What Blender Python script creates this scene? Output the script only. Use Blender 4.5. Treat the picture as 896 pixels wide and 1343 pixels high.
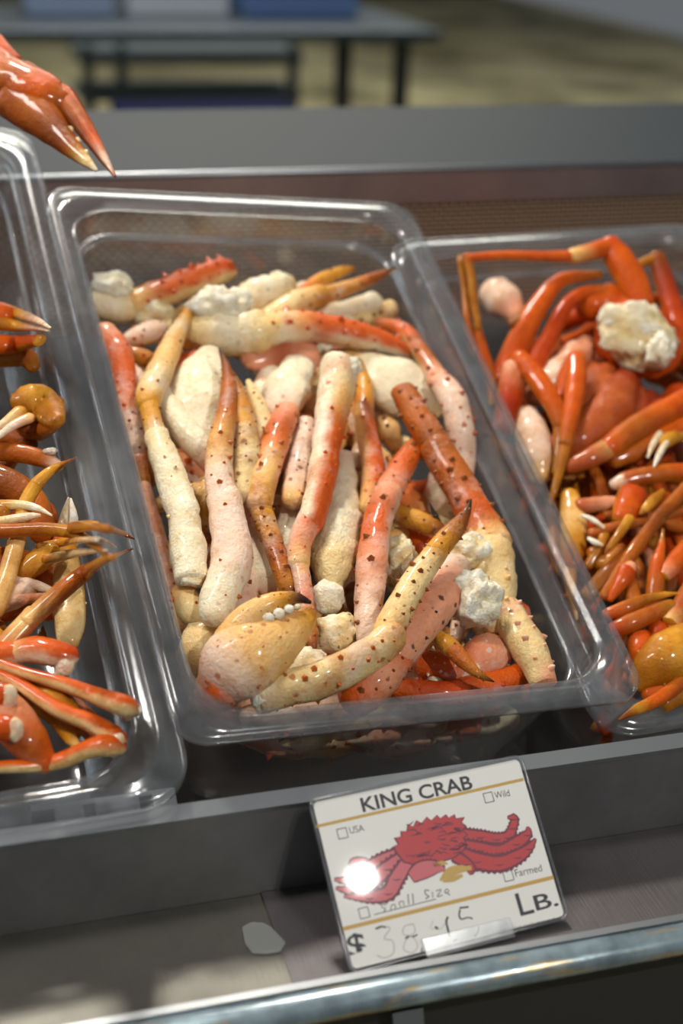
import bpy, bmesh, math, random
import numpy as np
from mathutils import Matrix, Vector, noise as mnoise

random.seed(7)
for o in list(bpy.data.objects):
    bpy.data.objects.remove(o, do_unlink=True)
scene = bpy.context.scene
COL = scene.collection

# ------------------------------------------------------------------ frames
# case frame: x along the counter, y away from the customer, z normal to the tilted pans.
TH = 0.43771                                  # the display leans 25 degrees to the customer
RW = np.array([[1, 0, 0], [0, math.cos(TH), -math.sin(TH)], [0, math.sin(TH), math.cos(TH)]])
OW = np.array([0, 0, 1.08])                   # the pan rims stand 1.08 m above the floor
FPX, CX, CY = 1865.0, 448.0, 671.5            # 50 mm lens on a full frame sensor
RC = np.array([[0.96095741, -0.23578544, 0.1449558], [-0.08705967, -0.75437805, -0.6506559],
               [0.26264323, 0.61263281, -0.74540909]])
CAM = -RC.T @ np.array([-0.01722001, -0.07093728, 1.04527564])


def W(p):
    """case point(s) -> world"""
    p = np.asarray(p, float)
    return p @ RW.T + OW


# ------------------------------------------------------------------ camera
cd = bpy.data.cameras.new('camera')
cam = bpy.data.objects.new('camera', cd)
COL.objects.link(cam)
mw = RW @ RC.T @ np.diag([1., -1., -1.])
m4 = np.eye(4)
m4[:3, :3] = mw
m4[:3, 3] = W(CAM)
cam.matrix_world = Matrix(m4.tolist())
cd.sensor_fit = 'VERTICAL'
cd.sensor_height = 36.0
cd.lens = 50.0
cd.clip_start = 0.02
cd.clip_end = 60
cd.dof.use_dof = True
cd.dof.focus_distance = 0.93
cd.dof.aperture_fstop = 3.6
scene.camera = cam
CAMW = W(CAM)
CR, CU, CB = mw[:, 0], mw[:, 1], mw[:, 2]     # right, up, back

# ------------------------------------------------------------------ world, lights, exposure
world = bpy.data.worlds.new('hall_light')
scene.world = world
world.use_nodes = True
bg = world.node_tree.nodes['Background']
bg.inputs[0].default_value = (0.88, 0.94, 1.0, 1)
bg.inputs[1].default_value = 0.15


def area(name, loc, target, sx, sy, power, col):
    ld = bpy.data.lights.new(name, 'AREA')
    ld.shape = 'RECTANGLE'
    ld.size, ld.size_y = sx, sy
    ld.energy = power
    ld.color = col
    o = bpy.data.objects.new(name, ld)
    COL.objects.link(o)
    o.location = loc
    d = Vector(target) - Vector(loc)
    o.rotation_euler = d.to_track_quat('-Z', 'Y').to_euler()
    return o


area('aisle_lamp', (0.62, -1.55, 2.60), (0, -0.1, 1.08), 0.03, 0.03, 20, (1.0, 0.97, 0.92))
area('counter_lamp', (-0.05, 1.50, 3.15), (0, 0.1, 1.1), 0.22, 0.22, 50, (1.0, 0.94, 0.84))
area('ceiling_light', (-1.3, 0.1, 3.3), (0, 0, 1.1), 0.3, 0.9, 42, (1.0, 0.96, 0.90))
area('daylight_opening', (-4.0, 2.5, 3.0), (0, 0.2, 1.0), 2.5, 2.0, 60, (0.80, 0.90, 1.0))
area('ceiling_light', (1.2, 6.0, 3.8), (1.2, 6.6, 0.0), 3.0, 2.0, 240, (1.0, 0.96, 0.82))  # added to brighten the hall floor; no such fitting is in view
vs = scene.view_settings
vs.view_transform = 'Standard'
vs.look = 'None'
vs.gamma = 1.0
vs.use_curve_mapping = False
vs.exposure = 0.0


# ------------------------------------------------------------------ materials
def lin(c):
    return tuple(((v / 255) / 12.92 if v / 255 <= 0.04045 else ((v / 255 + 0.055) / 1.055) ** 2.4) for v in c)


def new_mat(name):
    m = bpy.data.materials.new(name)
    m.use_nodes = True
    nt = m.node_tree
    return m, nt, nt.nodes['Principled BSDF'], nt.nodes['Material Output']


def mixrgb(nt, fac, a, b, mode='MIX'):
    n = nt.nodes.new('ShaderNodeMix')
    n.data_type = 'RGBA'
    n.blend_type = mode
    for sock, v in ((n.inputs[0], fac), (n.inputs[6], a), (n.inputs[7], b)):
        if hasattr(v, 'node'):
            nt.links.new(v, sock)
        elif isinstance(v, (int, float)):
            sock.default_value = v
        else:
            sock.default_value = tuple(v) + (1,) if len(v) == 3 else v
    return n.outputs[2]


def ramp(nt, src, a, b, ca=(0, 0, 0, 1), cb=(1, 1, 1, 1)):
    r = nt.nodes.new('ShaderNodeValToRGB')
    r.color_ramp.elements[0].position = a
    r.color_ramp.elements[1].position = b
    r.color_ramp.elements[0].color = ca
    r.color_ramp.elements[1].color = cb
    nt.links.new(src, r.inputs[0])
    return r.outputs[0]


def coords(nt, scale=(1, 1, 1), kind='Object'):
    t = nt.nodes.new('ShaderNodeTexCoord')
    mp = nt.nodes.new('ShaderNodeMapping')
    mp.inputs['Scale'].default_value = scale
    nt.links.new(t.outputs[kind], mp.inputs[0])
    return mp.outputs[0]


def noise_tex(nt, vec, scale, detail=4, rough=0.55):
    n = nt.nodes.new('ShaderNodeTexNoise')
    n.inputs['Scale'].default_value = scale
    n.inputs['Detail'].default_value = detail
    n.inputs['Roughness'].default_value = rough
    nt.links.new(vec, n.inputs['Vector'])
    return n.outputs[0]


def bump(nt, height, bsdf, strength, dist):
    b = nt.nodes.new('ShaderNodeBump')
    b.inputs['Strength'].default_value = strength
    b.inputs['Distance'].default_value = dist
    nt.links.new(height, b.inputs['Height'])
    nt.links.new(b.outputs[0], bsdf.inputs['Normal'])


def shell_mat(name, rough, coat, mott, bs=0.5, sss=0.0, spots=0.0, frost=0.0, spec=0.35):
    m, nt, p, out = new_mat(name)
    at = nt.nodes.new('ShaderNodeAttribute')
    at.attribute_name = 'Col'
    v = coords(nt)
    n1 = noise_tex(nt, v, 60, 6, 0.65)
    n2 = noise_tex(nt, v, 240, 4, 0.65)
    n3 = noise_tex(nt, v, 34, 3)
    c = mixrgb(nt, ramp(nt, n1, 0.38, 0.70), at.outputs['Color'], mott, 'MULTIPLY')
    c = mixrgb(nt, ramp(nt, n2, 0.52, 0.74), c, (0.98, 0.82, 0.66), 'MULTIPLY')
    if spots:
        sp = nt.nodes.new('ShaderNodeAttribute')
        sp.attribute_name = 'Spot'
        # blotches of the shell's red pigment
        f0 = nt.nodes.new('ShaderNodeMath')
        f0.operation = 'MULTIPLY'
        nt.links.new(ramp(nt, n3, 0.50, 0.68, (0, 0, 0, 1), (0.6, 0.6, 0.6, 1)), f0.inputs[0])
        nt.links.new(sp.outputs['Alpha'], f0.inputs[1])
        c = mixrgb(nt, f0.outputs[0], c, sp.outputs['Color'])
        # pigment dots of uneven size
        wob = nt.nodes.new('ShaderNodeVectorMath')
        wob.operation = 'MULTIPLY_ADD'
        nz = nt.nodes.new('ShaderNodeTexNoise')
        nz.inputs['Scale'].default_value = 300
        nt.links.new(v, nz.inputs['Vector'])
        nt.links.new(nz.outputs['Color'], wob.inputs[0])
        wob.inputs[1].default_value = (0.003, 0.003, 0.003)
        nt.links.new(v, wob.inputs[2])
        for sc, r0, r1, k in ((95, 0.17, 0.27, 1.0), (190, 0.13, 0.26, 0.7)):
            vo = nt.nodes.new('ShaderNodeTexVoronoi')
            vo.inputs['Scale'].default_value = sc
            nt.links.new(wob.outputs[0], vo.inputs['Vector'])
            sepc = nt.nodes.new('ShaderNodeSeparateColor')
            nt.links.new(vo.outputs['Color'], sepc.inputs[0])
            sub = nt.nodes.new('ShaderNodeMath')
            sub.operation = 'MULTIPLY_ADD'
            nt.links.new(sepc.outputs[0], sub.inputs[0])
            sub.inputs[1].default_value = 0.22
            nt.links.new(vo.outputs['Distance'], sub.inputs[2])
            f1 = ramp(nt, sub.outputs[0], r0, r1, (k, k, k, 1), (0, 0, 0, 1))
            f2 = nt.nodes.new('ShaderNodeMath')
            f2.operation = 'MULTIPLY'
            nt.links.new(f1, f2.inputs[0])
            nt.links.new(sp.outputs['Alpha'], f2.inputs[1])
            c = mixrgb(nt, f2.outputs[0], c, sp.outputs['Color'])
    if frost:
        c = mixrgb(nt, ramp(nt, noise_tex(nt, v, 26, 5, 0.7), 0.54, 0.74, (0, 0, 0, 1), (frost, frost, frost, 1)), c, lin((236, 222, 214)) + (1,))
    nt.links.new(c, p.inputs['Base Color'])
    r = nt.nodes.new('ShaderNodeMapRange')
    r.inputs['To Min'].default_value = rough - 0.14
    r.inputs['To Max'].default_value = rough + 0.22
    nt.links.new(n1, r.inputs['Value'])
    nt.links.new(r.outputs[0], p.inputs['Roughness'])
    p.inputs['Coat Weight'].default_value = coat
    p.inputs['Coat Roughness'].default_value = 0.10
    p.inputs['Specular IOR Level'].default_value = spec
    if sss:
        p.inputs['Subsurface Weight'].default_value = sss
        p.inputs['Subsurface Radius'].default_value = (1.0, 0.45, 0.25)
        p.inputs['Subsurface Scale'].default_value = 0.005
    ad = nt.nodes.new('ShaderNodeMath')
    ad.operation = 'MULTIPLY_ADD'
    nt.links.new(noise_tex(nt, v, 130, 5, 0.6), ad.inputs[0])
    ad.inputs[1].default_value = 2.0
    nt.links.new(noise_tex(nt, v, 420, 4, 0.6), ad.inputs[2])
    bump(nt, ad.outputs[0], p, bs, 0.0016)
    return m


M = {}
M['king'] = shell_mat('king_crab_shell', 0.42, 0.18, (0.96, 0.85, 0.72), 0.55, 0.08, 1.0, 0.40, 0.28)
M['snow'] = shell_mat('snow_crab_shell', 0.32, 0.35, (0.74, 0.54, 0.32), 0.40, spec=0.13)
M['meat'] = shell_mat('crab_meat', 0.48, 0.15, (0.97, 0.93, 0.80), 1.0, 0.12)
M['spine'] = shell_mat('crab_spine', 0.35, 0.25, (0.95, 0.85, 0.75), 0.2)


def plain(name, col, rough=0.5, metal=0.0, coat=0.0, spec=0.5):
    m, nt, p, out = new_mat(name)
    p.inputs['Base Color'].default_value = lin(col) + (1,)
    p.inputs['Roughness'].default_value = rough
    p.inputs['Metallic'].default_value = metal
    p.inputs['Coat Weight'].default_value = coat
    p.inputs['Specular IOR Level'].default_value = spec
    return m


def steel(name, col, rough, stretch=(1.2, 60, 60), bs=0.10, stain=0.35, metal=1.0):
    m, nt, p, out = new_mat(name)
    v = coords(nt, stretch)
    n = noise_tex(nt, v, 14, 5)
    v2 = coords(nt)
    n2 = noise_tex(nt, v2, 9, 5, 0.65)
    base = lin(col)
    dark = tuple(x * (1 - stain) for x in base)
    c = mixrgb(nt, ramp(nt, n2, 0.35, 0.7), base + (1,), dark + (1,))
    nt.links.new(c, p.inputs['Base Color'])
    p.inputs['Metallic'].default_value = metal
    r = nt.nodes.new('ShaderNodeMapRange')
    r.inputs['To Min'].default_value = rough - 0.08
    r.inputs['To Max'].default_value = rough + 0.14
    nt.links.new(n2, r.inputs['Value'])
    nt.links.new(r.outputs[0], p.inputs['Roughness'])
    bump(nt, n, p, bs, 0.0008)
    return m


M['steel'] = steel('brushed_steel', (112, 110, 108), 0.36)
M['steel_light'] = steel('folded_steel_edge', (150, 153, 156), 0.42, bs=0.05, stain=0.15)
M['steel_dark'] = steel('dull_steel', (98, 92, 90), 0.42)
M['well'] = plain('well_floor_steel', (62, 60, 58), 0.65, 0.3)
M['dam'] = steel('dam_steel', (138, 138, 138), 0.40, metal=0.72)
M['ledge'] = steel('ledge_steel', (112, 109, 102), 0.44, stretch=(60, 1.5, 60), bs=0.25, metal=0.8)
M['ledge_worn'] = steel('worn_ledge_steel', (104, 99, 100), 0.48, stretch=(60, 1.5, 60), bs=0.25, metal=0.75)
M['wallsteel'] = steel('well_wall_steel', (168, 146, 140), 0.45)  # warm tint puts the reflected red of the crab into the steel's colour
M['counter'] = None
M['black'] = plain('black_shadow_gap', (16, 15, 14), 0.8)
M['dark_panel'] = plain('dark_case_panel', (44, 42, 42), 0.6)  # one even dark grey for the panel below the rail


M['counter'] = plain('dull_counter_top', (36, 42, 47), 0.6, 0.0, spec=0.2)


def plastic(name, haze, tint, rough, glossy=1.0, wob=0.15):
    """clear scuffed polycarbonate as thin walls: clear, a fresnel sheen and a little milky haze"""
    m, nt, p, out = new_mat(name)
    nt.nodes.remove(p)
    tr = nt.nodes.new('ShaderNodeBsdfTransparent')
    tr.inputs[0].default_value = tint + (1,)
    gl = nt.nodes.new('ShaderNodeBsdfGlossy')
    gl.inputs['Roughness'].default_value = rough
    gl.inputs['Color'].default_value = (glossy, glossy, glossy, 1)
    df = nt.nodes.new('ShaderNodeBsdfDiffuse')
    df.inputs[0].default_value = (0.80, 0.84, 0.88, 1)
    tl = nt.nodes.new('ShaderNodeBsdfTranslucent')
    tl.inputs[0].default_value = (0.80, 0.84, 0.88, 1)
    hz = nt.nodes.new('ShaderNodeMixShader')
    hz.inputs[0].default_value = 0.5
    nt.links.new(df.outputs[0], hz.inputs[1])
    nt.links.new(tl.outputs[0], hz.inputs[2])
    v = coords(nt)
    n = noise_tex(nt, v, 55, 6, 0.7)
    mr = nt.nodes.new('ShaderNodeMapRange')
    mr.inputs['From Min'].default_value = 0.35
    mr.inputs['From Max'].default_value = 0.75
    mr.inputs['To Min'].default_value = haze * 0.6
    mr.inputs['To Max'].default_value = haze * 1.6
    nt.links.new(n, mr.inputs['Value'])
    m1 = nt.nodes.new('ShaderNodeMixShader')
    nt.links.new(mr.outputs[0], m1.inputs[0])
    nt.links.new(tr.outputs[0], m1.inputs[1])
    nt.links.new(hz.outputs[0], m1.inputs[2])
    lw = nt.nodes.new('ShaderNodeLayerWeight')
    lw.inputs[0].default_value = 0.5
    pw = nt.nodes.new('ShaderNodeMath')
    pw.operation = 'POWER'
    nt.links.new(lw.outputs['Facing'], pw.inputs[0])
    pw.inputs[1].default_value = 4.0
    fr = nt.nodes.new('ShaderNodeMapRange')
    fr.inputs['To Min'].default_value = 0.05
    fr.inputs['To Max'].default_value = 0.85
    nt.links.new(pw.outputs[0], fr.inputs['Value'])
    m2 = nt.nodes.new('ShaderNodeMixShader')
    nt.links.new(fr.outputs[0], m2.inputs[0])
    nt.links.new(m1.outputs[0], m2.inputs[1])
    nt.links.new(gl.outputs[0], m2.inputs[2])
    b = nt.nodes.new('ShaderNodeBump')
    b.inputs['Strength'].default_value = wob
    b.inputs['Distance'].default_value = 0.002
    nt.links.new(noise_tex(nt, v, 18, 3), b.inputs['Height'])
    nt.links.new(b.outputs[0], gl.inputs['Normal'])
    nt.links.new(m2.outputs[0], out.inputs[0])
    return m


M['pan'] = plastic('clear_polycarbonate', 0.045, (0.90, 0.905, 0.91), 0.10)
M['rim'] = plastic('clear_polycarbonate_rim', 0.085, (0.88, 0.89, 0.90), 0.16)  # extra milky haze stands in for light gathered in the rim's edges
M['sleeve'] = plastic('clear_sleeve', 0.01, (0.99, 0.99, 0.99), 0.035, 0.05, 0.02)


# ------------------------------------------------------------------ object helpers
def tag(o, label=None, cat=None, group=None, kind=None):
    if label: o['label'] = label
    if cat: o['category'] = cat
    if group: o['group'] = group
    if kind: o['kind'] = kind
    return o


def thing(name, origin, label, cat, group=None, kind=None):
    o = bpy.data.objects.new(name, None)
    o.empty_display_size = 0.02
    COL.objects.link(o)
    o.location = Vector([float(v) for v in origin])
    o['_o'] = [float(v) for v in origin]
    return tag(o, label, cat, group, kind)


def mk(name, verts, faces, mat, parent=None, colors=None, smooth=True, origin=None):
    """verts in world space -> one mesh object"""
    verts = np.asarray(verts, float)
    if parent is not None:
        org = np.array(parent['_o'])
    else:
        org = np.array(origin) if origin is not None else np.array([verts[:, 0].mean(), verts[:, 1].mean(), verts[:, 2].min()])
    me = bpy.data.meshes.new(name)
    me.from_pydata((verts - org).tolist(), [], faces)
    if colors is not None:
        ca = me.color_attributes.new('Col', 'FLOAT_COLOR', 'POINT')
        cc = np.ones((len(verts), 4))
        cc[:, :3] = colors
        ca.data.foreach_set('color', cc.ravel())
    if smooth:
        me.polygons.foreach_set('use_smooth', [True] * len(me.polygons))
    me.materials.append(mat if not isinstance(mat, str) else M[mat])
    me.update()
    o = bpy.data.objects.new(name, me)
    COL.objects.link(o)
    o['_o'] = org.tolist()
    if parent is not None:
        o.parent = parent
    else:
        o.location = Vector(org.tolist())
    return o


def box_vf(x0, x1, y0, y1, z0, z1):
    v = [(x, y, z) for z in (z0, z1) for y in (y0, y1) for x in (x0, x1)]
    f = [(0, 2, 3, 1), (4, 5, 7, 6), (0, 1, 5, 4), (2, 6, 7, 3), (0, 4, 6, 2), (1, 3, 7, 5)]
    return np.array(v, float), f


def bev(o, w, seg=2):
    md = o.modifiers.new('bevel', 'BEVEL')
    md.width = w
    md.segments = seg
    md.limit_method = 'ANGLE'
    return o


def extrude_profile(prof, x0, x1, closed=True):
    """a profile of case (y,z) points swept along x -> world verts, faces"""
    n = len(prof)
    v = [(x0, y, z) for y, z in prof] + [(x1, y, z) for y, z in prof]
    f = []
    for i in range(n if closed else n - 1):
        j = (i + 1) % n
        f.append((i, j, n + j, n + i))
    if closed:
        f += [tuple(range(n))[::-1], tuple(range(n, 2 * n))]
    return W(v), f


# world-vertical and world-level directions, in the case's (y, z)
UPV = np.array([math.sin(TH), math.cos(TH)])
LEV = np.array([math.cos(TH), -math.sin(TH)])    # away from the customer, level


def slab(a, b, thick):
    a, b = np.array(a, float), np.array(b, float)
    d = (b - a) / np.linalg.norm(b - a)
    n = np.array([-d[1], d[0]]) * thick
    return [tuple(a), tuple(b), tuple(b + n), tuple(a + n)]


# ================================================================== SETTING
fl = mk('floor', np.array([(-7, -3, 0), (7, -3, 0), (7, 17, 0), (-7, 17, 0)], float), [(0, 1, 2, 3)], plain('tmp', (0, 0, 0)), smooth=False)
m, nt, p, out = new_mat('wet_concrete_painted_sheen')
v = coords(nt)
c = mixrgb(nt, ramp(nt, noise_tex(nt, v, 0.9, 5, 0.6), 0.36, 0.66), lin((186, 178, 142)) + (1,), lin((84, 80, 62)) + (1,))  # pale and dark noise patches stand in for reflections on the wet floor
nt.links.new(c, p.inputs['Base Color'])
p.inputs['Roughness'].default_value = 0.6
p.inputs['Specular IOR Level'].default_value = 0.05
fl.data.materials[0] = m
fl['kind'] = 'structure'
wl = mk('wall_back', *[(lambda vf: vf)(box_vf(-7, 7, 17, 17.2, 0, 4.5))][0], plain('hall_wall', (44, 37, 26), 0.9), smooth=False)
wl['kind'] = 'structure'

# ------------------------------------------------------------------ display case
X0, X1 = -0.95, 1.05
case = thing('display_case', W((0.05, 0, -0.30)), 'stainless steel seafood display case with a tilted well holding crab pans', 'display case')
DT, DB = (-0.2940, -0.011), (-0.3045, -0.011)          # the dam's top edge (back, front)
# dam: a folded sheet, world-vertical faces
low = 0.075 / 1.0
base_f = (DB[0] - UPV[0] * 0.0635, DB[1] - UPV[1] * 0.0635)
deep = 0.20
o = mk('dam', *extrude_profile([(DB[0], DB[1] - 0.0015), (DT[0], DT[1] - 0.0015), (DT[0] - UPV[0] * deep, DT[1] - UPV[1] * deep), (DB[0] - UPV[0] * deep, DB[1] - UPV[1] * deep)], X0, X1), 'dam', case, smooth=False)
o = mk('dam_cap', *extrude_profile([(DB[0] - 0.001, DB[1] - 0.003), (DB[0], DB[1]), (DT[0], DT[1]), (DT[0] + 0.001, DT[1] - 0.003)], X0, X1), 'steel_light', case, smooth=False)
# ledge: level shelf before the dam, two sheets meeting at a lapped seam
lb = np.array(base_f)
lf = lb - LEV * 0.088
prof = slab(lb, lf, 0.004)
seamx = -0.098
o = mk('ledge_sheet', *extrude_profile(prof, X0, seamx), 'ledge', case, smooth=False)
pr2 = [tuple(np.array(q) + UPV * 0.0012) for q in slab(lb, lf, 0.004)]
o = mk('ledge_sheet', *extrude_profile(pr2, seamx - 0.006, X1), 'ledge_worn', case, smooth=False)
# front rail: rounded strip with corrosion
m, nt, p, out = new_mat('corroded_rail')
v = coords(nt, (1, 1, 1))
vs2 = coords(nt, (9, 60, 60))
n1 = noise_tex(nt, vs2, 2.2, 6, 0.7)
base = mixrgb(nt, ramp(nt, noise_tex(nt, v, 40, 4), 0.4, 0.7), lin((140, 158, 166)) + (1,), lin((92, 106, 112)) + (1,))
c = mixrgb(nt, ramp(nt, n1, 0.56, 0.66), base, lin((176, 142, 72)) + (1,))
nt.links.new(c, p.inputs['Base Color'])
p.inputs['Roughness'].default_value = 0.25
p.inputs['Metallic'].default_value = 0.35
p.inputs['Coat Weight'].default_value = 0.5
bump(nt, n1, p, 0.4, 0.001)
M['rail'] = m
rc = lf - LEV * 0.010 + UPV * 0.000
pr = []
for k in range(14):
    a = math.pi * 2 * k / 14
    pr.append(tuple(rc + LEV * 0.0105 * math.cos(a) + UPV * 0.0085 * math.sin(a)))
o = mk('front_rail', *extrude_profile(pr, X0, X1), 'rail', case)
strip = [tuple(lf + LEV * 0.004 + UPV * 0.002), tuple(lf - LEV * 0.004 + UPV * 0.002), tuple(lf - LEV * 0.004 + UPV * 0.0085), tuple(lf + LEV * 0.001 + UPV * 0.0085)]
o = mk('rail_lip', *extrude_profile(strip, X0, X1), 'steel_light', case, smooth=False)
# front panel below the rail
fp0 = rc - UPV * 0.010 + LEV * 0.004
fp1 = fp0 - UPV * 0.9
o = mk('front_panel', *extrude_profile(slab(fp0, fp1, 0.01), X0, X1), 'dark_panel', case, smooth=False)
# bracket showing below the rail
bk = rc - UPV * 0.012 - LEV * 0.004
o = mk('rail_bracket', *extrude_profile([tuple(bk), tuple(bk - LEV * 0.012 - UPV * 0.03), tuple(bk - LEV * 0.008 - UPV * 0.032), tuple(bk + LEV * 0.004 - UPV * 0.002)], -0.052, -0.034), 'steel_light', case, smooth=False)
# well floor
o = mk('well_floor', *extrude_profile([(-0.36, -0.195), (0.36, -0.195), (0.36, -0.205), (-0.36, -0.205)], X0, X1), 'well', case, smooth=False)
# back wall of the well, its perforated part, the bright folded edge and the level counter behind
BE = np.array([0.372, -0.062])
def down(d, dy=0.0): return BE - UPV * d + LEV * dy
o = mk('back_wall', *extrude_profile([tuple(down(0)), tuple(down(0.030)), tuple(down(0.030, 0.012)), tuple(down(0, 0.012))], X0, X1), 'wallsteel', case, smooth=False)
m, nt, p, out = new_mat('perforated_sheet')
v = coords(nt, (1, 1, 1))
br = nt.nodes.new('ShaderNodeTexBrick')
rot = nt.nodes.new('ShaderNodeMapping')
rot.inputs['Rotation'].default_value = (math.pi / 2, 0, 0)
nt.links.new(v, rot.inputs[0])
nt.links.new(rot.outputs[0], br.inputs['Vector'])
br.inputs['Scale'].default_value = 1.0
br.inputs['Mortar Size'].default_value = 0.0012
br.inputs['Mortar Smooth'].default_value = 0.5
br.inputs['Brick Width'].default_value = 0.010
br.inputs['Row Height'].default_value = 0.0045
br.inputs['Color1'].default_value = lin((26, 20, 16)) + (1,)
br.inputs['Color2'].default_value = lin((40, 30, 22)) + (1,)
br.inputs['Mortar'].default_value = lin((160, 130, 104)) + (1,)
nt.links.new(br.outputs[0], p.inputs['Base Color'])
p.inputs['Roughness'].default_value = 0.45
bump(nt, br.outputs['Fac'], p, 0.6, 0.002)
M['perf'] = m
o = mk('grille', *extrude_profile([tuple(down(0.030, 0.002)), tuple(down(0.150, 0.002)), tuple(down(0.150, 0.010)), tuple(down(0.030, 0.010))], X0, X1), 'perf', case, smooth=False)
pr = []
for k in range(12):
    a = math.pi * 2 * k / 12
    pr.append(tuple(BE + UPV * 0.001 + LEV * 0.004 + LEV * 0.0045 * math.cos(a) + UPV * 0.0045 * math.sin(a)))
o = mk('back_edge', *extrude_profile(pr, X0, X1), 'steel_light', case)
o = mk('back_counter', *extrude_profile([tuple(BE + LEV * 0.004 + UPV * 0.004), tuple(BE + LEV * 0.36 + UPV * 0.004), tuple(BE + LEV * 0.36 - UPV * 0.03), tuple(BE + LEV * 0.012 - UPV * 0.03)], X0, X1), 'counter', case, smooth=False)
o = mk('back_panel', *extrude_profile([tuple(BE + LEV * 0.34 - UPV * 0.03), tuple(BE + LEV * 0.34 - UPV * 1.0), tuple(BE + LEV * 0.35 - UPV * 1.0), tuple(BE + LEV * 0.35 - UPV * 0.03)], X0, X1), 'steel_dark', case, smooth=False)

# ================================================================== PANS
def frame(center, yaw, roll=0.0):
    a, b = yaw, roll
    Z = np.array([[math.cos(a), -math.sin(a), 0], [math.sin(a), math.cos(a), 0], [0, 0, 1]])
    Y = np.array([[math.cos(b), 0, math.sin(b)], [0, 1, 0], [-math.sin(b), 0, math.cos(b)]])
    return Z @ Y, np.array(center, float)


def floc(fr, p):
    """pan-local point(s) -> case"""
    return np.asarray(p, float) @ fr[0].T + fr[1]


def rrect(hw, hl, r, z, n=8):
    pts = []
    for cx, cy, a0 in ((hw - r, hl - r, 0), (-hw + r, hl - r, 90), (-hw + r, -hl + r, 180), (hw - r, -hl + r, 270)):
        for k in range(n + 1):
            a = math.radians(a0 + 90 * k / n)
            pts.append((cx + r * math.cos(a), cy + r * math.sin(a), z))
    return pts


def loft(loops, cap_first=False, cap_last=False, closed=False):
    n = len(loops[0])
    v = [q for l in loops for q in l]
    f = []
    L = len(loops)
    for i in range(L if closed else L - 1):
        i2 = (i + 1) % L
        for j in range(n):
            k = (j + 1) % n
            f.append((i * n + j, i * n + k, i2 * n + k, i2 * n + j))
    if cap_first: f.append(tuple(range(n))[::-1])
    if cap_last: f.append(tuple(range((L - 1) * n, L * n)))
    return np.array(v, float), f


def make_pan(name, fr, hw, hl, depth, label, r_out, r_in, fw, ridge):
    base = W(floc(fr, (0, 0, -depth)))
    t = thing(name, base, label, 'food pan', 'clear plastic pans in the case')
    rr = lambda i, z: rrect(hw - i, hl - i, max(0.008, r_out + (r_in - r_out) * min(1, i / fw)), z)
    # rim: a flange with rounded lip, turned down outside
    pr = [(0.0018, -0.0085), (0.0, -0.0075), (0.0, -0.002), (0.0012, -0.0004), (0.003, 0.0)]
    if ridge:
        pr += [(fw * 0.36, 0.0), (fw * 0.42, 0.0022), (fw * 0.56, 0.0024), (fw * 0.62, 0.0)]
    pr += [(fw - 0.004, 0.0), (fw - 0.0015, -0.0005), (fw, -0.003), (fw + 0.0006, -0.008)]
    pr += [(fw - 0.0028, -0.008), (fw - 0.004, -0.0034), (0.004, -0.0032), (0.0028, -0.0085)]
    v, f = loft([rr(i, z) for i, z in pr], closed=True)
    mk('rim', W(floc(fr, v)), f, 'rim', t)
    w0 = fw + 0.0006
    pin = [(w0, -0.008), (w0 + 0.003, -0.030), (w0 + 0.0055, -0.0335), (w0 + 0.0065, -0.038), (w0 + 0.016, -depth + 0.016), (w0 + 0.019, -depth + 0.008), (w0 + 0.026, -depth + 0.0035)]
    pout = [(w0 + 0.024, -depth), (w0 + 0.0155, -depth + 0.008), (w0 + 0.0125, -depth + 0.016), (w0 + 0.0032, -0.040), (w0 + 0.0022, -0.036), (w0 - 0.0004, -0.032), (w0 - 0.0034, -0.008)]
    lin_, fin = loft([rr(i, z) for i, z in pin], cap_last=True)
    lou, fou = loft([rr(i, z) for i, z in pout], cap_first=True)
    v = np.vstack([lin_, lou])
    f = fin + [tuple(i + len(lin_) for i in q) for q in fou]
    mk('body', W(floc(fr, v)), f, 'pan', t)
    # the stacking shoulder shows as a bright line round the inside
    pr = [(w0 + 0.0022, -0.0290), (w0 + 0.0052, -0.0330), (w0 + 0.0068, -0.0338), (w0 + 0.0060, -0.0312)]
    v, f = loft([rr(i, z) for i, z in pr], closed=True)
    mk('shoulder', W(floc(fr, v)), f, 'rim', t)
    return t


FC = frame((0, 0, 0), 0.04309, 0.12418)
FL = frame((-0.385, 0.022, 0.004), 0.0436)
FR = frame((0.300, 0.004, -0.055), 0.030)
make_pan('food_pan', FC, 0.1625, 0.265, 0.150, 'clear plastic food pan heaped with pale spiny king crab legs and one big claw', 0.022, 0.038, 0.019, False)
make_pan('food_box', FL, 0.2285, 0.330, 0.120, 'large clear plastic food box with a ridged rim holding golden crab claws and legs', 0.030, 0.040, 0.026, True)
make_pan('food_pan', FR, 0.1625, 0.265, 0.130, 'clear plastic food pan with a tangle of thin bright orange crab legs', 0.030, 0.040, 0.020, False)

# ================================================================== CRAB BUILDERS
def ray(px, py):
    return RC.T @ np.array([px - CX, py - CY, FPX])


def place(fr, px, py, z, lim=None):
    """the point seen at a pixel, z above a pan's rim plane; slid along its sight line to stay inside the pan"""
    n = fr[0][:, 2]
    d = ray(px, py)

    def at(zz):
        s = (n @ (fr[1] + n * zz - CAM)) / (n @ d)
        return CAM + d * s
    P = at(z)
    if lim:
        best = None
        for k in range(0, 60):
            for sg in ((1,) if k == 0 else (1, -1)):
                zz = z + sg * k * 0.002
                Q = at(zz)
                l = fr[0].T @ (Q - fr[1])
                if abs(l[0]) <= lim[0] and abs(l[1]) <= lim[1] and zz > lim[2]:
                    return Q
    return P


def depth_of(Pc):
    return float((RC @ (Pc - CAM))[2])


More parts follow.
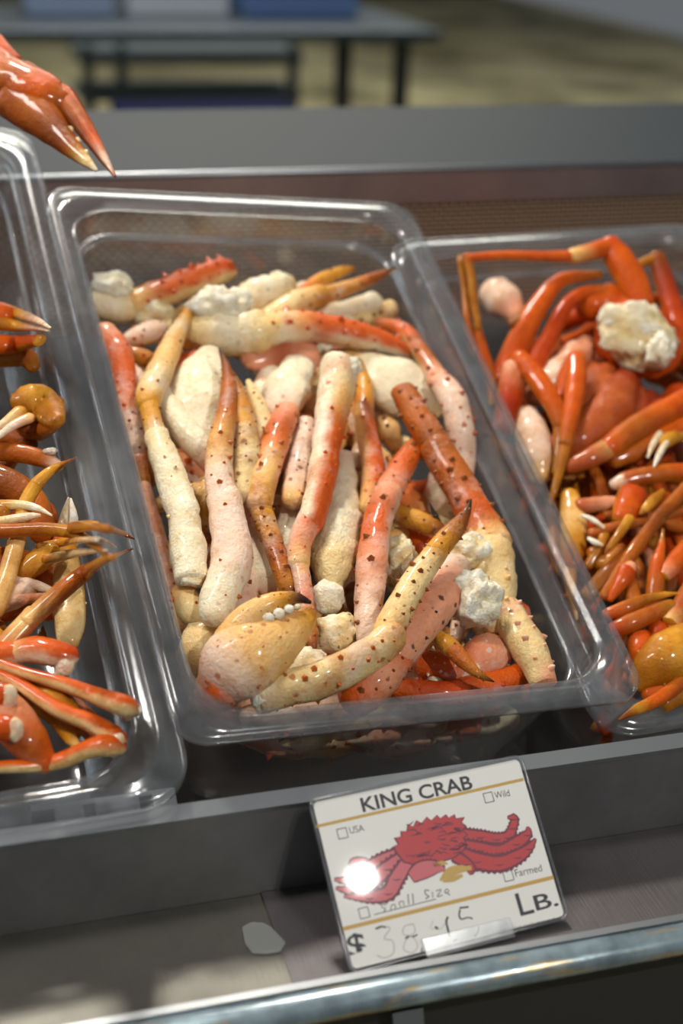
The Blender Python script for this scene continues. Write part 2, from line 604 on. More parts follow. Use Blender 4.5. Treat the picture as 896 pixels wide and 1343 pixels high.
PAL = {k: np.array(lin(c)) for k, c in dict(
    o=(208, 90, 14), r=(190, 68, 10), p=(230, 158, 122), c=(232, 206, 148), w=(238, 228, 198), y=(212, 150, 44),
    g=(172, 108, 20), t=(178, 94, 24), b=(92, 50, 12), k=(22, 15, 10), s=(234, 204, 182), n=(136, 70, 18),
    m=(242, 238, 222), f=(234, 186, 114), l=(150, 52, 16), q=(180, 90, 44), v=(190, 150, 160)).items()}


def catmull(pts, n):
    pts = np.asarray(pts, float)
    if len(pts) == 2:
        u = np.linspace(0, 1, n)[:, None]
        return pts[0] * (1 - u) + pts[1] * u
    P = np.vstack([2 * pts[0] - pts[1], pts, 2 * pts[-1] - pts[-2]])
    seg = np.linalg.norm(np.diff(pts[:, :3], axis=0), axis=1)
    cum = np.concatenate([[0], np.cumsum(seg)])
    out = []
    for s in np.linspace(0, cum[-1], n):
        i = min(len(seg) - 1, int(np.searchsorted(cum, s, side='right') - 1))
        u = (s - cum[i]) / max(seg[i], 1e-9)
        a, b, c, d = P[i], P[i + 1], P[i + 2], P[i + 3]
        q = 0.5 * ((2 * b) + (-a + c) * u + (2 * a - 5 * b + 4 * c - d) * u * u + (-a + 3 * b - 3 * c + d) * u ** 3)
        lo, hi = np.minimum(b, c), np.maximum(b, c)
        q[3:] = np.clip(q[3:], lo[3:], hi[3:])
        out.append(q)
    return np.array(out)


DEFD = CB * 0.9 + np.array([0, 0, 1]) * 0.5


def tube(ctrl, dorsal=None, ven='c', flat=0.85, sides=14, knob=0.05, kfreq=90, step=0.0035, ends=('round', 'round'), cut='m', seed=0, edge=(-0.35, 0.45)):
    """ctrl rows: world x,y,z, radius, r,g,b -> verts, faces, colours, samples"""
    ctrl = np.asarray(ctrl, float)
    L = np.linalg.norm(np.diff(ctrl[:, :3], axis=0), axis=1).sum()
    n = int(max(6, min(60, L / step)))
    S = catmull(ctrl, n)
    C, R, colr = S[:, :3], np.maximum(S[:, 3], 0.0003), S[:, 4:7]
    T = np.gradient(C, axis=0)
    T /= np.linalg.norm(T, axis=1)[:, None] + 1e-12
    D = np.array(dorsal if dorsal is not None else DEFD, float)
    D /= np.linalg.norm(D)
    rings, cols, samp = [], [], []
    # rounded or cut ends as extra rings
    plan = []
    if ends[0] == 'round':
        for a in (80, 50, 22): plan.append((0, -math.sin(math.radians(a)), math.cos(math.radians(a)), False))
    elif ends[0] == 'cut':
        plan += [(0, -0.16, 0.30, True), (0, -0.10, 0.68, True), (0, -0.02, 0.93, True)]
    for i in range(n): plan.append((i, 0, 1, False))
    if ends[1] == 'round':
        for a in (22, 50, 80): plan.append((n - 1, math.sin(math.radians(a)), math.cos(math.radians(a)), False))
    elif ends[1] == 'cut':
        plan += [(n - 1, 0.02, 0.93, True), (n - 1, 0.10, 0.68, True), (n - 1, 0.16, 0.30, True)]
    vcol = PAL[ven]
    off = Vector((seed * 3.17, seed * 1.3, seed * 0.7))
    for (i, ax, sc, iscut) in plan:
        t = T[i]
        e1 = D - t * (D @ t)
        if np.linalg.norm(e1) < 1e-3: e1 = np.cross(t, [0.3, 0.5, 0.8])
        e1 /= np.linalg.norm(e1)
        e2 = np.cross(t, e1)
        r = R[i]
        c0 = C[i] + t * ax * r * (0.8 if not iscut else 1.0)
        ring, col = [], []
        for k in range(sides):
            a = 2 * math.pi * k / sides
            dirv = e1 * math.cos(a) * flat + e2 * math.sin(a)
            pos = c0 + dirv * r * sc
            nz = mnoise.noise(Vector(pos.tolist()) * kfreq * 0.8 + off)
            nz2 = mnoise.noise(Vector(pos.tolist()) * kfreq * 2.7 + off)
            pos = pos + dirv * r * knob * (nz + 0.5 * nz2) * 1.6 * (1 if not iscut else 2.0)
            ring.append(pos)
            w = (math.cos(a) - edge[0]) / (edge[1] - edge[0]) + 0.5 * nz
            w = min(1, max(0, w))
            w = w * w * (3 - 2 * w)
            cc = vcol * (1 - w) + colr[i] * w
            if iscut: cc = PAL[cut]
            col.append(cc)
            if not iscut and ax == 0: samp.append((pos, dirv / (np.linalg.norm(dirv) + 1e-9), math.cos(a), r, i / (n - 1)))
        rings.append(ring)
        cols.append(col)
    v, f = loft(rings, True, True)
    return v, f, np.array([c for r_ in cols for c in r_]), samp


def add_spots(o, samp, nv, colk, amount):
    """where the shell carries pigment dots, and their colour"""
    me = o.data
    ca = me.color_attributes.new('Spot', 'FLOAT_COLOR', 'POINT')
    cc = np.zeros((nv, 4))
    cc[:, :3] = PAL[colk] * 0.85
    cc[:, 3] = amount
    ca.data.foreach_set('color', cc.ravel())


def spines_mesh(samples, count, size, colk, rng, tipk='b', lo=-0.1, h=0.9, sides=5):
    cand = [s for s in samples if s[2] > lo and 0.03 < s[4] < 0.97 and s[3] > size * 0.8]
    rng.shuffle(cand)
    sel = []
    for s in cand:
        if all(np.linalg.norm(s[0] - q[0]) > size * 2.0 for q in sel):
            sel.append(s)
        if len(sel) >= count: break
    V, F, Cc = [], [], []
    for p, d, _, r, _t in sel:
        sz = size * rng.choice((0.45, 0.55, 0.7, 0.85, 1.1)) * rng.uniform(0.85, 1.15)
        e1 = np.cross(d, [0.31, 0.52, 0.79])
        e1 /= np.linalg.norm(e1)
        e2 = np.cross(d, e1)
        b = len(V)
        for lev, (rad, hh, ck) in enumerate(((0.62, -0.12, colk), (0.40, 0.28 * h, colk), (0.16, 0.72 * h, tipk))):
            for k in range(sides):
                a = 2 * math.pi * k / sides
                V.append(p + (e1 * math.cos(a) + e2 * math.sin(a)) * sz * rad + d * sz * hh)
                Cc.append(PAL[ck])
        V.append(p + d * sz * h * 0.95)
        Cc.append(PAL[tipk])
        for l in range(2):
            for k in range(sides):
                k2 = (k + 1) % sides
                F.append((b + l * sides + k, b + l * sides + k2, b + (l + 1) * sides + k2, b + (l + 1) * sides + k))
        for k in range(sides):
            F.append((b + 2 * sides + k, b + 2 * sides + (k + 1) % sides, b + 3 * sides))
    return V, F, Cc


def blob(center, rad, col, seed=0, amp=0.35, freq=1.6, sub=3, axes=None, col2=None):
    """a lumpy chunk: rad = (a,b,c) along axes (world)"""
    bm = bmesh.new()
    bmesh.ops.create_icosphere(bm, subdivisions=sub, radius=1.0)
    ax = np.array(axes if axes is not None else [CR, CU, CB])
    off = Vector((seed * 2.3, seed * 5.1, seed * 0.9))
    V, Cc = [], []
    for vtx in bm.verts:
        n0 = np.array(vtx.co)
        d = mnoise.fractal(Vector(n0.tolist()) * freq + off, 0.8, 2.1, 4)
        d2 = mnoise.noise(Vector(n0.tolist()) * freq * 4.5 + off)
        k = 1 + amp * d + amp * 0.28 * d2
        V.append(np.array(center) + (ax.T @ (n0 * np.array(rad))) * k)
        w = min(1, max(0, 0.5 + 1.4 * d))
        Cc.append(PAL[col] * w + PAL[col2 or col] * (1 - w))
    F = [tuple(vv.index for vv in f.verts) for f in bm.faces]
    bm.free()
    return V, F, np.array(Cc)


def to_ctrl(fr, pts, lim):
    out = []
    for (px, py, z, w, ck) in pts:
        Pc = place(fr, px, py, z / 1000.0, lim)
        r = 0.5 * w * depth_of(Pc) / FPX
        c = PAL[ck] if isinstance(ck, str) and len(ck) == 1 else 0.5 * (PAL[ck[0]] + PAL[ck[1]])
        out.append(np.concatenate([W(Pc), [r], c]))
    return np.array(out)


LIMC = (0.128, 0.236, -0.14)
seedc = [0]


def dirv(d):
    if d is None: return DEFD
    return CR * d[0] - CU * d[1] + CB * (d[2] if len(d) > 2 else 0.6)


def crab(name, label, segs, fr=FC, lim=LIMC, cat='crab leg', group=None, mat='king', blobs=()):
    """segs: (part name, [(px,py,z mm,width px,colour)...], options)   blobs: (part, px,py,z,(wx,wy,wz px),colour,colour2, amp)"""
    built = []
    for s in segs:
        pn, pts = s[0], s[1]
        op = dict(s[2]) if len(s) > 2 else {}
        ctrl = to_ctrl(fr, pts, lim if not op.pop('free', False) else None)
        built.append((pn, ctrl, op))
    pts = np.vstack([b[1][:, :3] for b in built]) if built else None
    bl = []
    for b in blobs:
        pn, px, py, z, wd, c1, c2, amp = b[:8]
        Pc = place(fr, px, py, z / 1000.0, lim)
        k = 0.5 * depth_of(Pc) / FPX
        bl.append((pn, W(Pc), [x * k for x in wd], c1, c2, amp, b[8] if len(b) > 8 else 0))
    allp = ([pts] if pts is not None else []) + [np.array([b[1]]) for b in bl]
    allp = np.vstack(allp)
    org = allp[np.argmin(allp[:, 2])]
    single = len(built) + len(bl) == 1 and not (built and built[0][2].get('sp'))
    t = None if single else thing(name, org, label, cat, group)
    for pn, ctrl, op in built:
        seedc[0] += 1
        sp = op.pop('sp', 0)
        spc, sps, tipk, lo, h = op.pop('spc', 'n'), op.pop('sps', 7), op.pop('tip', 'n'), op.pop('lo', -0.15), op.pop('h', 0.8)
        d = dirv(op.pop('d', None))
        mt = op.pop('mat', mat)
        op_spots = op.pop('spots', 0.85 if sp > 10 else 0.35)
        sp = int(sp * 0.6)
        v, f, c, samp = tube(ctrl, dorsal=d, seed=seedc[0], **op)
        o = mk(pn if not single else name, v, f, mt, t, c)
        add_spots(o, samp, len(v), spc, op_spots)
        if sp:
            dpt = float(np.mean([np.dot(q - CAMW, -CB) for q in ctrl[:, :3]]))
            V, F, Cc = spines_mesh(samp, sp, sps * dpt / FPX, spc, random.Random(seedc[0]), tipk, lo, h)
            if V:
                so = mk('spines', V, F, 'spine', o, Cc)
                so['kind'] = 'stuff'
        if single: tag(o, label, cat, group)
    for pn, ctr, rad, c1, c2, amp, rotd in bl:
        seedc[0] += 1
        a = math.radians(rotd)
        ax = [CR * math.cos(a) - CU * math.sin(a), CR * math.sin(a) + CU * math.cos(a), CB]
        v, f, c = blob(ctr, rad, c1, seedc[0], amp, axes=ax, col2=c2, sub=4 if max(rad) > 0.012 else 3)
        o = mk(pn if not single else name, v, f, 'meat' if pn in ('meat', 'joint_meat') else mat, t, c)
        if single: tag(o, label, cat, group)
    return t


def where_in(x, y, ax, ay):
    if y > ay: return 'by the back wall'
    if y < -ay: return 'by the front wall'
    if x < -ax: return 'by the left wall'
    if x > ax: return 'by the right wall'
    return 'in the middle'

# ================================================================== KING CRAB PAN
G1 = None
K = crab
K('king_crab_leg_piece', 'spiny red king crab leg lying along the back wall with a white meaty joint', [
    ('merus', [(176, 398, -52, 44, 'f'), (215, 384, -48, 44, 'o'), (262, 366, -46, 42, 'o'), (300, 352, -44, 34, 'r')], dict(sp=60, spc='r', sps=8, tip='o', d=(-.2, -1, .5), knob=.08, ends=('round', 'cut'))),
    ('carpus', [(128, 398, -54, 40, 'w'), (150, 400, -54, 50, 'w'), (182, 400, -53, 44, 'c')], dict(knob=.12, ven='c'))],
  blobs=[('meat', 146, 380, -46, (58, 48, 46), 'm', 'w', .30), ('joint_meat', 196, 412, -56, (60, 40, 40), 'w', 'c', .25)])
K('king_crab_leg_piece', 'orange spotted king crab leg with a ragged white meat end at its shoulder', [
    ('coxa', [(262, 436, -40, 50, 'c'), (300, 438, -36, 62, 'w'), (338, 436, -33, 62, 'c')], dict(knob=.10)),
    ('merus', [(330, 436, -33, 58, 'c'), (372, 430, -30, 52, 'f'), (420, 430, -29, 46, 'o'), (478, 442, -30, 42, 'o'), (520, 456, -33, 30, 'o'), (538, 466, -36, 14, 't')], dict(sp=42, spc='r', sps=9, tip='o', d=(.1, -1, .35), ven='w', knob=.05))],
  blobs=[('meat', 290, 408, -30, (84, 66, 56), 'm', 'w', .42)])
K('king_crab_joint', 'thick white king crab joint tipped up behind the ragged meat end', [
    ('coxa', [(318, 402, -46, 44, 'c'), (345, 386, -40, 52, 'w'), (374, 374, -36, 36, 'c')], dict(knob=.14))],
  blobs=[('meat', 366, 376, -36, (40, 36, 34), 'w', 'c', .25)], cat='crab piece')
K('king_crab_claw', 'slim golden king crab claw pointing at the far corner with a black tip', [
    ('palm', [(352, 418, -40, 30, 'c'), (385, 400, -36, 36, 'c'), (420, 388, -32, 32, 'y')], dict(sp=14, spc='g', sps=5)),
    ('finger', [(412, 392, -32, 26, 'y'), (450, 380, -27, 22, 'y'), (482, 368, -23, 17, 't'), (505, 358, -20, 10, 'n'), (522, 350, -18, 3, 'k')], dict(sp=14, spc='n', sps=4)),
    ('thumb', [(396, 384, -36, 18, 'o'), (420, 368, -34, 20, 'y'), (448, 356, -33, 16, 'y'), (464, 352, -33, 6, 'g')], dict(sp=10, spc='n', sps=4))], cat='crab claw')
K('king_crab_stub', 'bare white rounded leg stub behind the orange spotted leg', [
    ('stub', [(400, 412, -50, 30, 'w'), (440, 408, -46, 24, 'w'), (470, 402, -44, 26, 'w'), (490, 396, -43, 30, 'w')], dict(knob=.06, ven='w'))], cat='crab piece')
K('king_crab_leg_piece', 'grey-dotted pink king crab leg bent down along the right wall of its pan', [
    ('merus', [(497, 424, -42, 18, 't'), (530, 434, -40, 24, 'o'), (556, 468, -38, 26, 't'), (574, 496, -37, 28, 'p')], dict(sp=22, spc='n', sps=6, d=(.3, -.6, .7))),
    ('propodus', [(574, 494, -37, 30, 'p'), (592, 520, -36, 38, 's'), (604, 560, -36, 38, 's'), (607, 600, -38, 34, 's'), (604, 640, -44, 30, 'p')], dict(sp=34, spc='q', sps=6, tip='n', d=(.2, -.3, .9), ven='s', knob=.06))])
K('king_crab_leg_piece', 'brown-orange knobbly king crab leg with a cut end leaning on the cream segment', [
    ('propodus', [(528, 512, -16, 34, 't'), (556, 560, -13, 40, 't'), (576, 592, -12, 42, 'n')], dict(sp=26, spc='n', sps=8, tip='n', d=(.1, -.2, 1), ven='o', knob=.07, ends=('cut', 'round'), cut='y')),
    ('carpus', [(572, 588, -12, 46, 't'), (600, 632, -12, 46, 't'), (628, 680, -14, 50, 'o'), (644, 712, -16, 58, 'f')], dict(sp=24, spc='n', sps=8, tip='n', d=(-.2, -.2, 1), ven='t', knob=.06)),
    ('merus', [(638, 702, -16, 54, 'f'), (646, 740, -18, 62, 'c'), (650, 790, -22, 58, 'c'), (652, 820, -26, 40, 'c')], dict(sp=12, spc='f', sps=7, tip='f', ven='w', knob=.10))])
K('king_crab_leg_piece', 'short cream leg piece with a pink spiny edge in the near right corner', [
    ('merus', [(664, 800, -22, 46, 'c'), (682, 832, -20, 58, 'c'), (702, 868, -20, 52, 'c'), (714, 898, -22, 40, 'p')], dict(sp=30, spc='p', sps=11, tip='s', d=(1, -.1, .4), ven='c', knob=.08, ends=('round', 'cut'), cut='p'))],
  cat='crab piece')
K('crab_meat_chunk', 'lumpy snow-white chunk of crab meat against the cream leg segment', [],
  blobs=[('meat', 624, 788, -6, (62, 72, 50), 'm', 'w', .42, 20), ('meat', 612, 770, -4, (44, 40, 36), 'm', 'w', .40, 20), ('meat', 634, 800, -6, (42, 44, 34), 'm', 'w', .40, 20)], cat='crab meat')
K('king_crab_leg_piece', 'yellow cream king crab leg curling to a glossy brown pointed tip', [
    ('merus', [(338, 916, -8, 44, 'w'), (372, 904, -4, 52, 'c'), (430, 888, 0, 52, 'c'), (486, 858, 4, 50, 'c'), (514, 836, 6, 48, 'f')], dict(sp=30, spc='t', sps=8, tip='o', d=(.1, .5, .9), ven='c', knob=.05, ends=('cut', 'round'))),
    ('propodus', [(508, 832, 7, 42, 'f'), (528, 792, 10, 40, 'c'), (552, 752, 13, 36, 'c'), (576, 720, 16, 30, 'y')], dict(sp=34, spc='n', sps=7, tip='n', ven='y', knob=.05)),
    ('dactyl', [(572, 724, 16, 30, 'y'), (592, 700, 19, 28, 'g'), (606, 682, 22, 20, 'n'), (614, 668, 25, 10, 'b'), (618, 655, 28, 2, 'k')], dict(sp=14, spc='n', sps=5, ven='g', knob=.08))],
  blobs=[('meat', 344, 915, -6, (30, 36, 30), 'm', 'w', .25, 20)])
K('king_crab_leg_piece', 'plump pink king crab leg lying under the curled yellow leg', [
    ('merus', [(596, 742, -12, 44, 's'), (580, 776, -9, 58, 'p'), (552, 812, -8, 62, 'p'), (524, 850, -9, 56, 'p'), (514, 866, -10, 44, 'p')], dict(sp=12, spc='k', sps=4, tip='k', ven='s', knob=.04)),
    ('carpus', [(522, 858, -10, 48, 'o'), (498, 888, -12, 58, 'p'), (466, 918, -16, 50, 'o')], dict(sp=30, spc='n', sps=8, tip='n', ven='p', knob=.07))])
K('king_crab_leg_piece', 'upright pink king crab leg peppered with dark brown spines', [
    ('propodus', [(546, 584, -24, 26, 't'), (528, 612, -20, 34, 'o'), (506, 652, -16, 40, 'p')], dict(sp=22, spc='n', sps=7, ven='p', knob=.06, d=(-.2, 0, 1))),
    ('merus', [(508, 648, -16, 42, 'p'), (494, 690, -13, 42, 'o'), (487, 750, -12, 44, 'p'), (484, 800, -14, 40, 's'), (484, 838, -18, 34, 's')], dict(sp=24, spc='n', sps=8, tip='n', ven='s', knob=.05, d=(-.5, 0, 1)))])
K('king_crab_leg_piece', 'long white and red king crab leg down the middle with a torn white end', [
    ('merus', [(446, 484, -6, 60, 'w'), (438, 530, -6, 54, 'f'), (430, 574, -7, 46, 'o'), (422, 630, -9, 44, 'o'), (408, 684, -11, 40, 'o')], dict(sp=26, spc='o', sps=6, tip='r', d=(1, .2, .35), ven='w', knob=.07, ends=('cut', 'round'))),
    ('carpus', [(410, 676, -11, 38, 'o'), (394, 708, -12, 34, 'p'), (392, 740, -14, 30, 'f')], dict(sp=10, spc='o', sps=5, tip='o', d=(.6, 0, 1), ven='s', knob=.06)),
    ('propodus', [(390, 728, -14, 30, 'f'), (398, 768, -16, 26, 'p'), (404, 804, -18, 22, 'o')], dict(sp=10, spc='o', sps=5, d=(.9, 0, .6), ven='s')),
    ('dactyl', [(404, 800, -18, 22, 'y'), (408, 826, -16, 20, 'g'), (410, 846, -16, 14, 'n'), (412, 858, -18, 3, 'k')], dict(sp=16, spc='n', sps=5, ven='g', knob=.1))],
  blobs=[('meat', 450, 488, -2, (52, 34, 34), 'm', 'w', .30, -25)])
K('king_crab_leg_piece', 'orange-ridged king crab leg bent at a golden knee left of the long middle leg', [
    ('propodus', [(376, 540, -18, 34, 'p'), (362, 576, -16, 40, 'o'), (348, 622, -15, 40, 'f'), (340, 660, -16, 36, 'y')], dict(sp=26, spc='t', sps=8, tip='n', d=(-.3, 0, 1), ven='p', knob=.07)),
    ('dactyl', [(338, 652, -17, 32, 'y'), (350, 690, -18, 30, 'y'), (364, 728, -20, 28, 't'), (376, 768, -22, 26, 'g'), (378, 778, -23, 18, 'n')], dict(sp=34, spc='n', sps=6, ven='y', knob=.07))])
K('king_crab_leg_piece', 'short pink-white leg stub with a rounded lower end between two long legs', [
    ('propodus', [(402, 556, -22, 26, 's'), (396, 590, -20, 32, 's'), (388, 630, -18, 34, 's'), (384, 656, -19, 32, 'f')], dict(sp=24, spc='n', sps=5, tip='t', d=(0, 0, 1), ven='s', knob=.06))])
K('king_crab_leg_piece', 'tan king crab leg standing behind the upright pink leg', [
    ('propodus', [(476, 538, -34, 28, 'n'), (484, 580, -31, 34, 'o'), (490, 620, -30, 36, 'o'), (484, 672, -32, 34, 'f')], dict(sp=20, spc='o', sps=5, d=(.9, 0, .5), ven='f', knob=.06)),
    ('dactyl', [(470, 475, -36, 12, 'g'), (478, 505, -35, 22, 'y'), (478, 545, -34, 26, 't')], dict(sp=8, spc='n', sps=5))])
K('king_crab_leg_piece', 'frosted pink and white king crab leg rising to a black needle tip', [
    ('dactyl', [(288, 456, -6, 3, 'k'), (296, 480, -7, 12, 'n'), (300, 510, -8, 22, 't'), (296, 552, -9, 28, 't')], dict(sp=10, spc='n', sps=5, ven='y', knob=.05)),
    ('propodus', [(297, 545, -9, 30, 't'), (288, 590, -9, 36, 'f'), (288, 630, -9, 40, 's'), (296, 664, -9, 44, 's')], dict(sp=22, spc='t', sps=6, tip='t', ven='s', knob=.05)),
    ('merus', [(294, 654, -9, 46, 's'), (302, 700, -8, 52, 's'), (304, 740, -8, 56, 's'), (290, 776, -10, 52, 'w'), (282, 806, -14, 44, 'w')], dict(sp=10, spc='t', sps=6, tip='n', ven='w', knob=.07))])
K('king_crab_claw_tip', 'golden speckled claw tip standing beside the black needle tip', [
    ('finger', [(302, 486, -12, 6, 'b'), (312, 512, -13, 20, 'g'), (320, 552, -14, 32, 'y'), (324, 600, -16, 36, 'c'), (316, 650, -20, 34, 'c')], dict(sp=44, spc='n', sps=4, ven='c', knob=.06)),
    ('thumb', [(326, 500, -18, 8, 'c'), (338, 530, -20, 22, 'c'), (346, 566, -24, 28, 'c'), (342, 600, -28, 26, 'f')], dict(sp=12, spc='t', sps=4))], cat='crab claw')
K('king_crab_leg_piece', 'pink king crab leg standing along the left wall of its pan', [
    ('merus', [(138, 436, -44, 34, 'p'), (156, 462, -40, 36, 'o'), (164, 500, -40, 32, 'o'), (168, 545, -42, 32, 'p')], dict(sp=14, spc='o', sps=6, tip='r', ven='s', d=(.3, -.4, .8))),
    ('propodus', [(166, 535, -42, 32, 'p'), (176, 575, -42, 30, 's'), (182, 610, -44, 24, 't')], dict(sp=16, spc='n', sps=5, ven='y')),
    ('dactyl', [(182, 604, -44, 24, 't'), (190, 635, -46, 18, 'g'), (198, 655, -48, 5, 'k')], dict(sp=8, spc='n', sps=4))])
K('king_crab_leg_piece', 'yellow kneed king crab leg with a knobbly white lower segment and broken end', [
    ('dactyl', [(252, 396, -34, 12, 'g'), (244, 416, -32, 18, 'y'), (228, 444, -30, 26, 'w')], dict(sp=4, spc='n', sps=4)),
    ('propodus', [(232, 438, -30, 26, 'f'), (216, 474, -27, 34, 'f'), (200, 508, -25, 38, 'c'), (194, 530, -24, 34, 'y')], dict(sp=12, spc='t', sps=5, ven='c')),
    ('carpus', [(194, 522, -24, 28, 'y'), (200, 552, -22, 26, 'y'), (208, 580, -20, 30, 'c')], dict(sp=10, spc='n', sps=5)),
    ('merus', [(206, 572, -20, 32, 'c'), (220, 612, -17, 40, 'w'), (236, 660, -15, 44, 'w'), (246, 710, -15, 46, 'w'), (251, 762, -18, 46, 'w')], dict(sp=12, spc='c', sps=6, tip='t', ven='c', knob=.14, kfreq=70, ends=('round', 'cut')))],
  blobs=[('meat', 252, 758, -17, (40, 24, 34), 'm', 'c', .30, 0)])
K('king_crab_leg_piece', 'smooth white king crab segment lying slantwise under the yellow kneed leg', [
    ('merus', [(205, 508, -40, 34, 'c'), (228, 545, -36, 42, 'w'), (258, 582, -34, 46, 'w'), (286, 612, -36, 40, 'p')], dict(ven='w', knob=.04, d=(-.3, 1, .4), sp=4, spc='p', sps=6))])
K('king_crab_shell', 'broad white shell plate behind the golden claw tip', [
    ('plate', [(276, 462, -34, 30, 'w'), (264, 490, -32, 66, 'w'), (258, 525, -32, 72, 'w'), (270, 566, -34, 40, 'w')], dict(flat=.45, knob=.10, kfreq=60, ven='w'))], cat='crab shell')
K('king_crab_shell', 'pale rounded shell piece behind the short pink-white stub', [
    ('plate', [(392, 478, -38, 40, 'w'), (380, 505, -36, 62, 'w'), (368, 540, -38, 46, 's')], dict(flat=.5, knob=.10, kfreq=60, ven='s'))], cat='crab shell')
K('king_crab_shell', 'large smooth white shell half below the orange spotted leg', [
    ('plate', [(456, 470, -44, 28, 'f'), (484, 486, -40, 58, 'w'), (520, 506, -38, 82, 'w'), (552, 524, -40, 66, 'w'), (576, 540, -44, 20, 'c')], dict(flat=.40, knob=.06, kfreq=60, ven='w'))], cat='crab shell')
K('king_crab_leg_piece', 'shredded cream-white crab meat column right of the long middle leg', [
    ('merus', [(452, 600, -38, 26, 's'), (448, 650, -33, 46, 'w'), (442, 700, -28, 62, 'w'), (436, 744, -26, 58, 'c'), (434, 768, -28, 34, 'c')], dict(knob=.16, kfreq=110, ven='c', mat='meat'))], cat='crab meat')
K('crab_meat_chunk', 'small square white meat chunk right of the claw tips', [],
  blobs=[('meat', 428, 784, -24, (46, 46, 36), 'm', 'w', .22, 12)], cat='crab meat')
K('king_crab_shell', 'cream shell chunk beside the tip of the large claw', [],
  blobs=[('plate', 440, 832, -28, (62, 56, 40), 'c', 'w', .25, 10)], cat='crab shell')
K('king_crab_shell', 'cream shell chunk under the wrist of the curled yellow leg', [],
  blobs=[('plate', 392, 880, -26, (78, 54, 40), 'w', 'c', .28, -20)], cat='crab shell')
K('king_crab_shell', 'thin ivory shell flake between the big claw and the left pan wall', [
    ('plate', [(276, 796, -30, 30, 'w'), (268, 830, -27, 54, 'c'), (258, 862, -26, 56, 'c'), (252, 892, -28, 34, 'c')], dict(flat=.28, knob=.06, kfreq=60, ven='w'))], cat='crab shell')
K('king_crab_leg_piece', 'pink king crab leg pressed upright against the left wall beside the knobbly white segment', [
    ('merus', [(188, 640, -44, 24, 'p'), (204, 700, -40, 28, 'p'), (220, 760, -38, 28, 'p'), (236, 826, -38, 24, 'f')], dict(sp=30, spc='t', sps=5, ven='s', d=(-.6, 0, .8)))])
K('king_crab_tip_piece', 'small golden crab leg tip with a dark point in front of the orange pieces', [
    ('carpus', [(576, 834, -12, 18, 'y'), (586, 844, -11, 26, 'y'), (598, 856, -10, 24, 'g')], dict(sp=8, spc='n', sps=4)),
    ('dactyl', [(594, 852, -10, 24, 't'), (612, 870, -9, 20, 't'), (628, 884, -8, 12, 'g'), (648, 894, -7, 2, 'k')], dict(sp=10, spc='n', sps=4, ven='y'))])
K('king_crab_leg_piece', 'reddish orange leg piece low in the near right of the pile', [
    ('merus', [(556, 872, -40, 40, 'o'), (600, 878, -36, 52, 'o'), (642, 858, -32, 58, 'p'), (662, 846, -32, 36, 'p')], dict(sp=20, spc='s', sps=8, tip='s', ven='o', knob=.10))])
K('king_crab_leg_piece', 'bright orange leg end resting on the pan floor edge in front', [
    ('merus', [(520, 902, -40, 30, 'o'), (580, 910, -36, 34, 'r'), (640, 900, -34, 40, 'o'), (688, 882, -34, 30, 'o')], dict(sp=18, spc='r', sps=7, tip='l', ven='o', knob=.08))])
K('king_crab_tip_piece', 'brown leg joint with a black spike between two upright pink legs', [
    ('carpus', [(512, 672, -34, 26, 'g'), (540, 680, -28, 28, 'y'), (566, 690, -24, 28, 'g'), (576, 692, -24, 18, 'n')], dict(sp=14, spc='n', sps=6)),
    ('spike', [(574, 690, -24, 14, 'b'), (570, 676, -18, 9, 'k'), (564, 660, -14, 2, 'k')], dict(sp=0))])
K('king_crab_shell', 'brown-edged shell scrap under the ragged meat end', [
    ('plate', [(236, 446, -46, 20, 'g'), (262, 448, -42, 34, 'n'), (290, 450, -42, 20, 'n')], dict(flat=.5, ven='y'))], cat='crab shell')
K('king_crab_leg_piece', 'ochre crab leg scrap between the left wall leg and the yellow kneed leg', [
    ('propodus', [(172, 530, -52, 16, 'b'), (184, 560, -50, 22, 'y'), (196, 595, -50, 24, 'y'), (200, 630, -52, 20, 'n')], dict(sp=14, spc='n', sps=4, ven='y'))])
K('king_crab_shell', 'frosted pale shell lump between the brown-orange leg and the upright pink leg', [],
  blobs=[('plate', 586, 642, -34, (54, 84, 44), 's', 'w', .28, 20)], cat='crab shell')
K('crab_meat_chunk', 'cream meat wedge right of the upright pink leg', [],
  blobs=[('meat', 524, 738, -30, (50, 64, 40), 'w', 'c', .28, 10)], cat='crab meat')
K('crab_meat_chunk', 'ivory torn meat at the upper end of the plump pink leg', [],
  blobs=[('meat', 612, 728, -14, (60, 56, 40), 'm', 'c', .34, -20)], cat='crab meat')
K('king_crab_shell', 'flat cream shell strip between the golden knee and the long middle leg', [
    ('plate', [(384, 662, -32, 24, 's'), (378, 700, -30, 40, 'w'), (374, 748, -30, 38, 's'), (380, 790, -34, 22, 's')], dict(flat=.35, knob=.08, ven='s'))], cat='crab shell')
K('king_crab_shell', 'mottled pinkish shell scrap under the frosted needle-tipped leg', [
    ('plate', [(328, 660, -34, 26, 'p'), (334, 705, -32, 36, 's'), (346, 752, -34, 40, 'w'), (360, 784, -38, 20, 'q')], dict(flat=.5, knob=.12, ven='p', sp=8, spc='o', sps=6))], cat='crab shell')
K('king_crab_shell', 'yellowish shell lump between the frosted leg and the knobbly white segment', [],
  blobs=[('plate', 268, 668, -38, (40, 74, 36), 'c', 'y', .28, 8)], cat='crab shell')
K('king_crab_leg_piece', 'cream stub with orange spots just above the ivory shell flake', [
    ('carpus', [(240, 776, -30, 30, 'f'), (252, 800, -28, 40, 'c'), (268, 812, -28, 30, 'c')], dict(sp=8, spc='o', sps=7, ven='c'))])
K('king_crab_leg_piece', 'short orange leg bit low behind the upright pink leg', [
    ('carpus', [(536, 700, -46, 26, 'o'), (556, 716, -42, 34, 'o'), (566, 740, -42, 30, 'r')], dict(sp=10, spc='r', sps=6, ven='o'))])
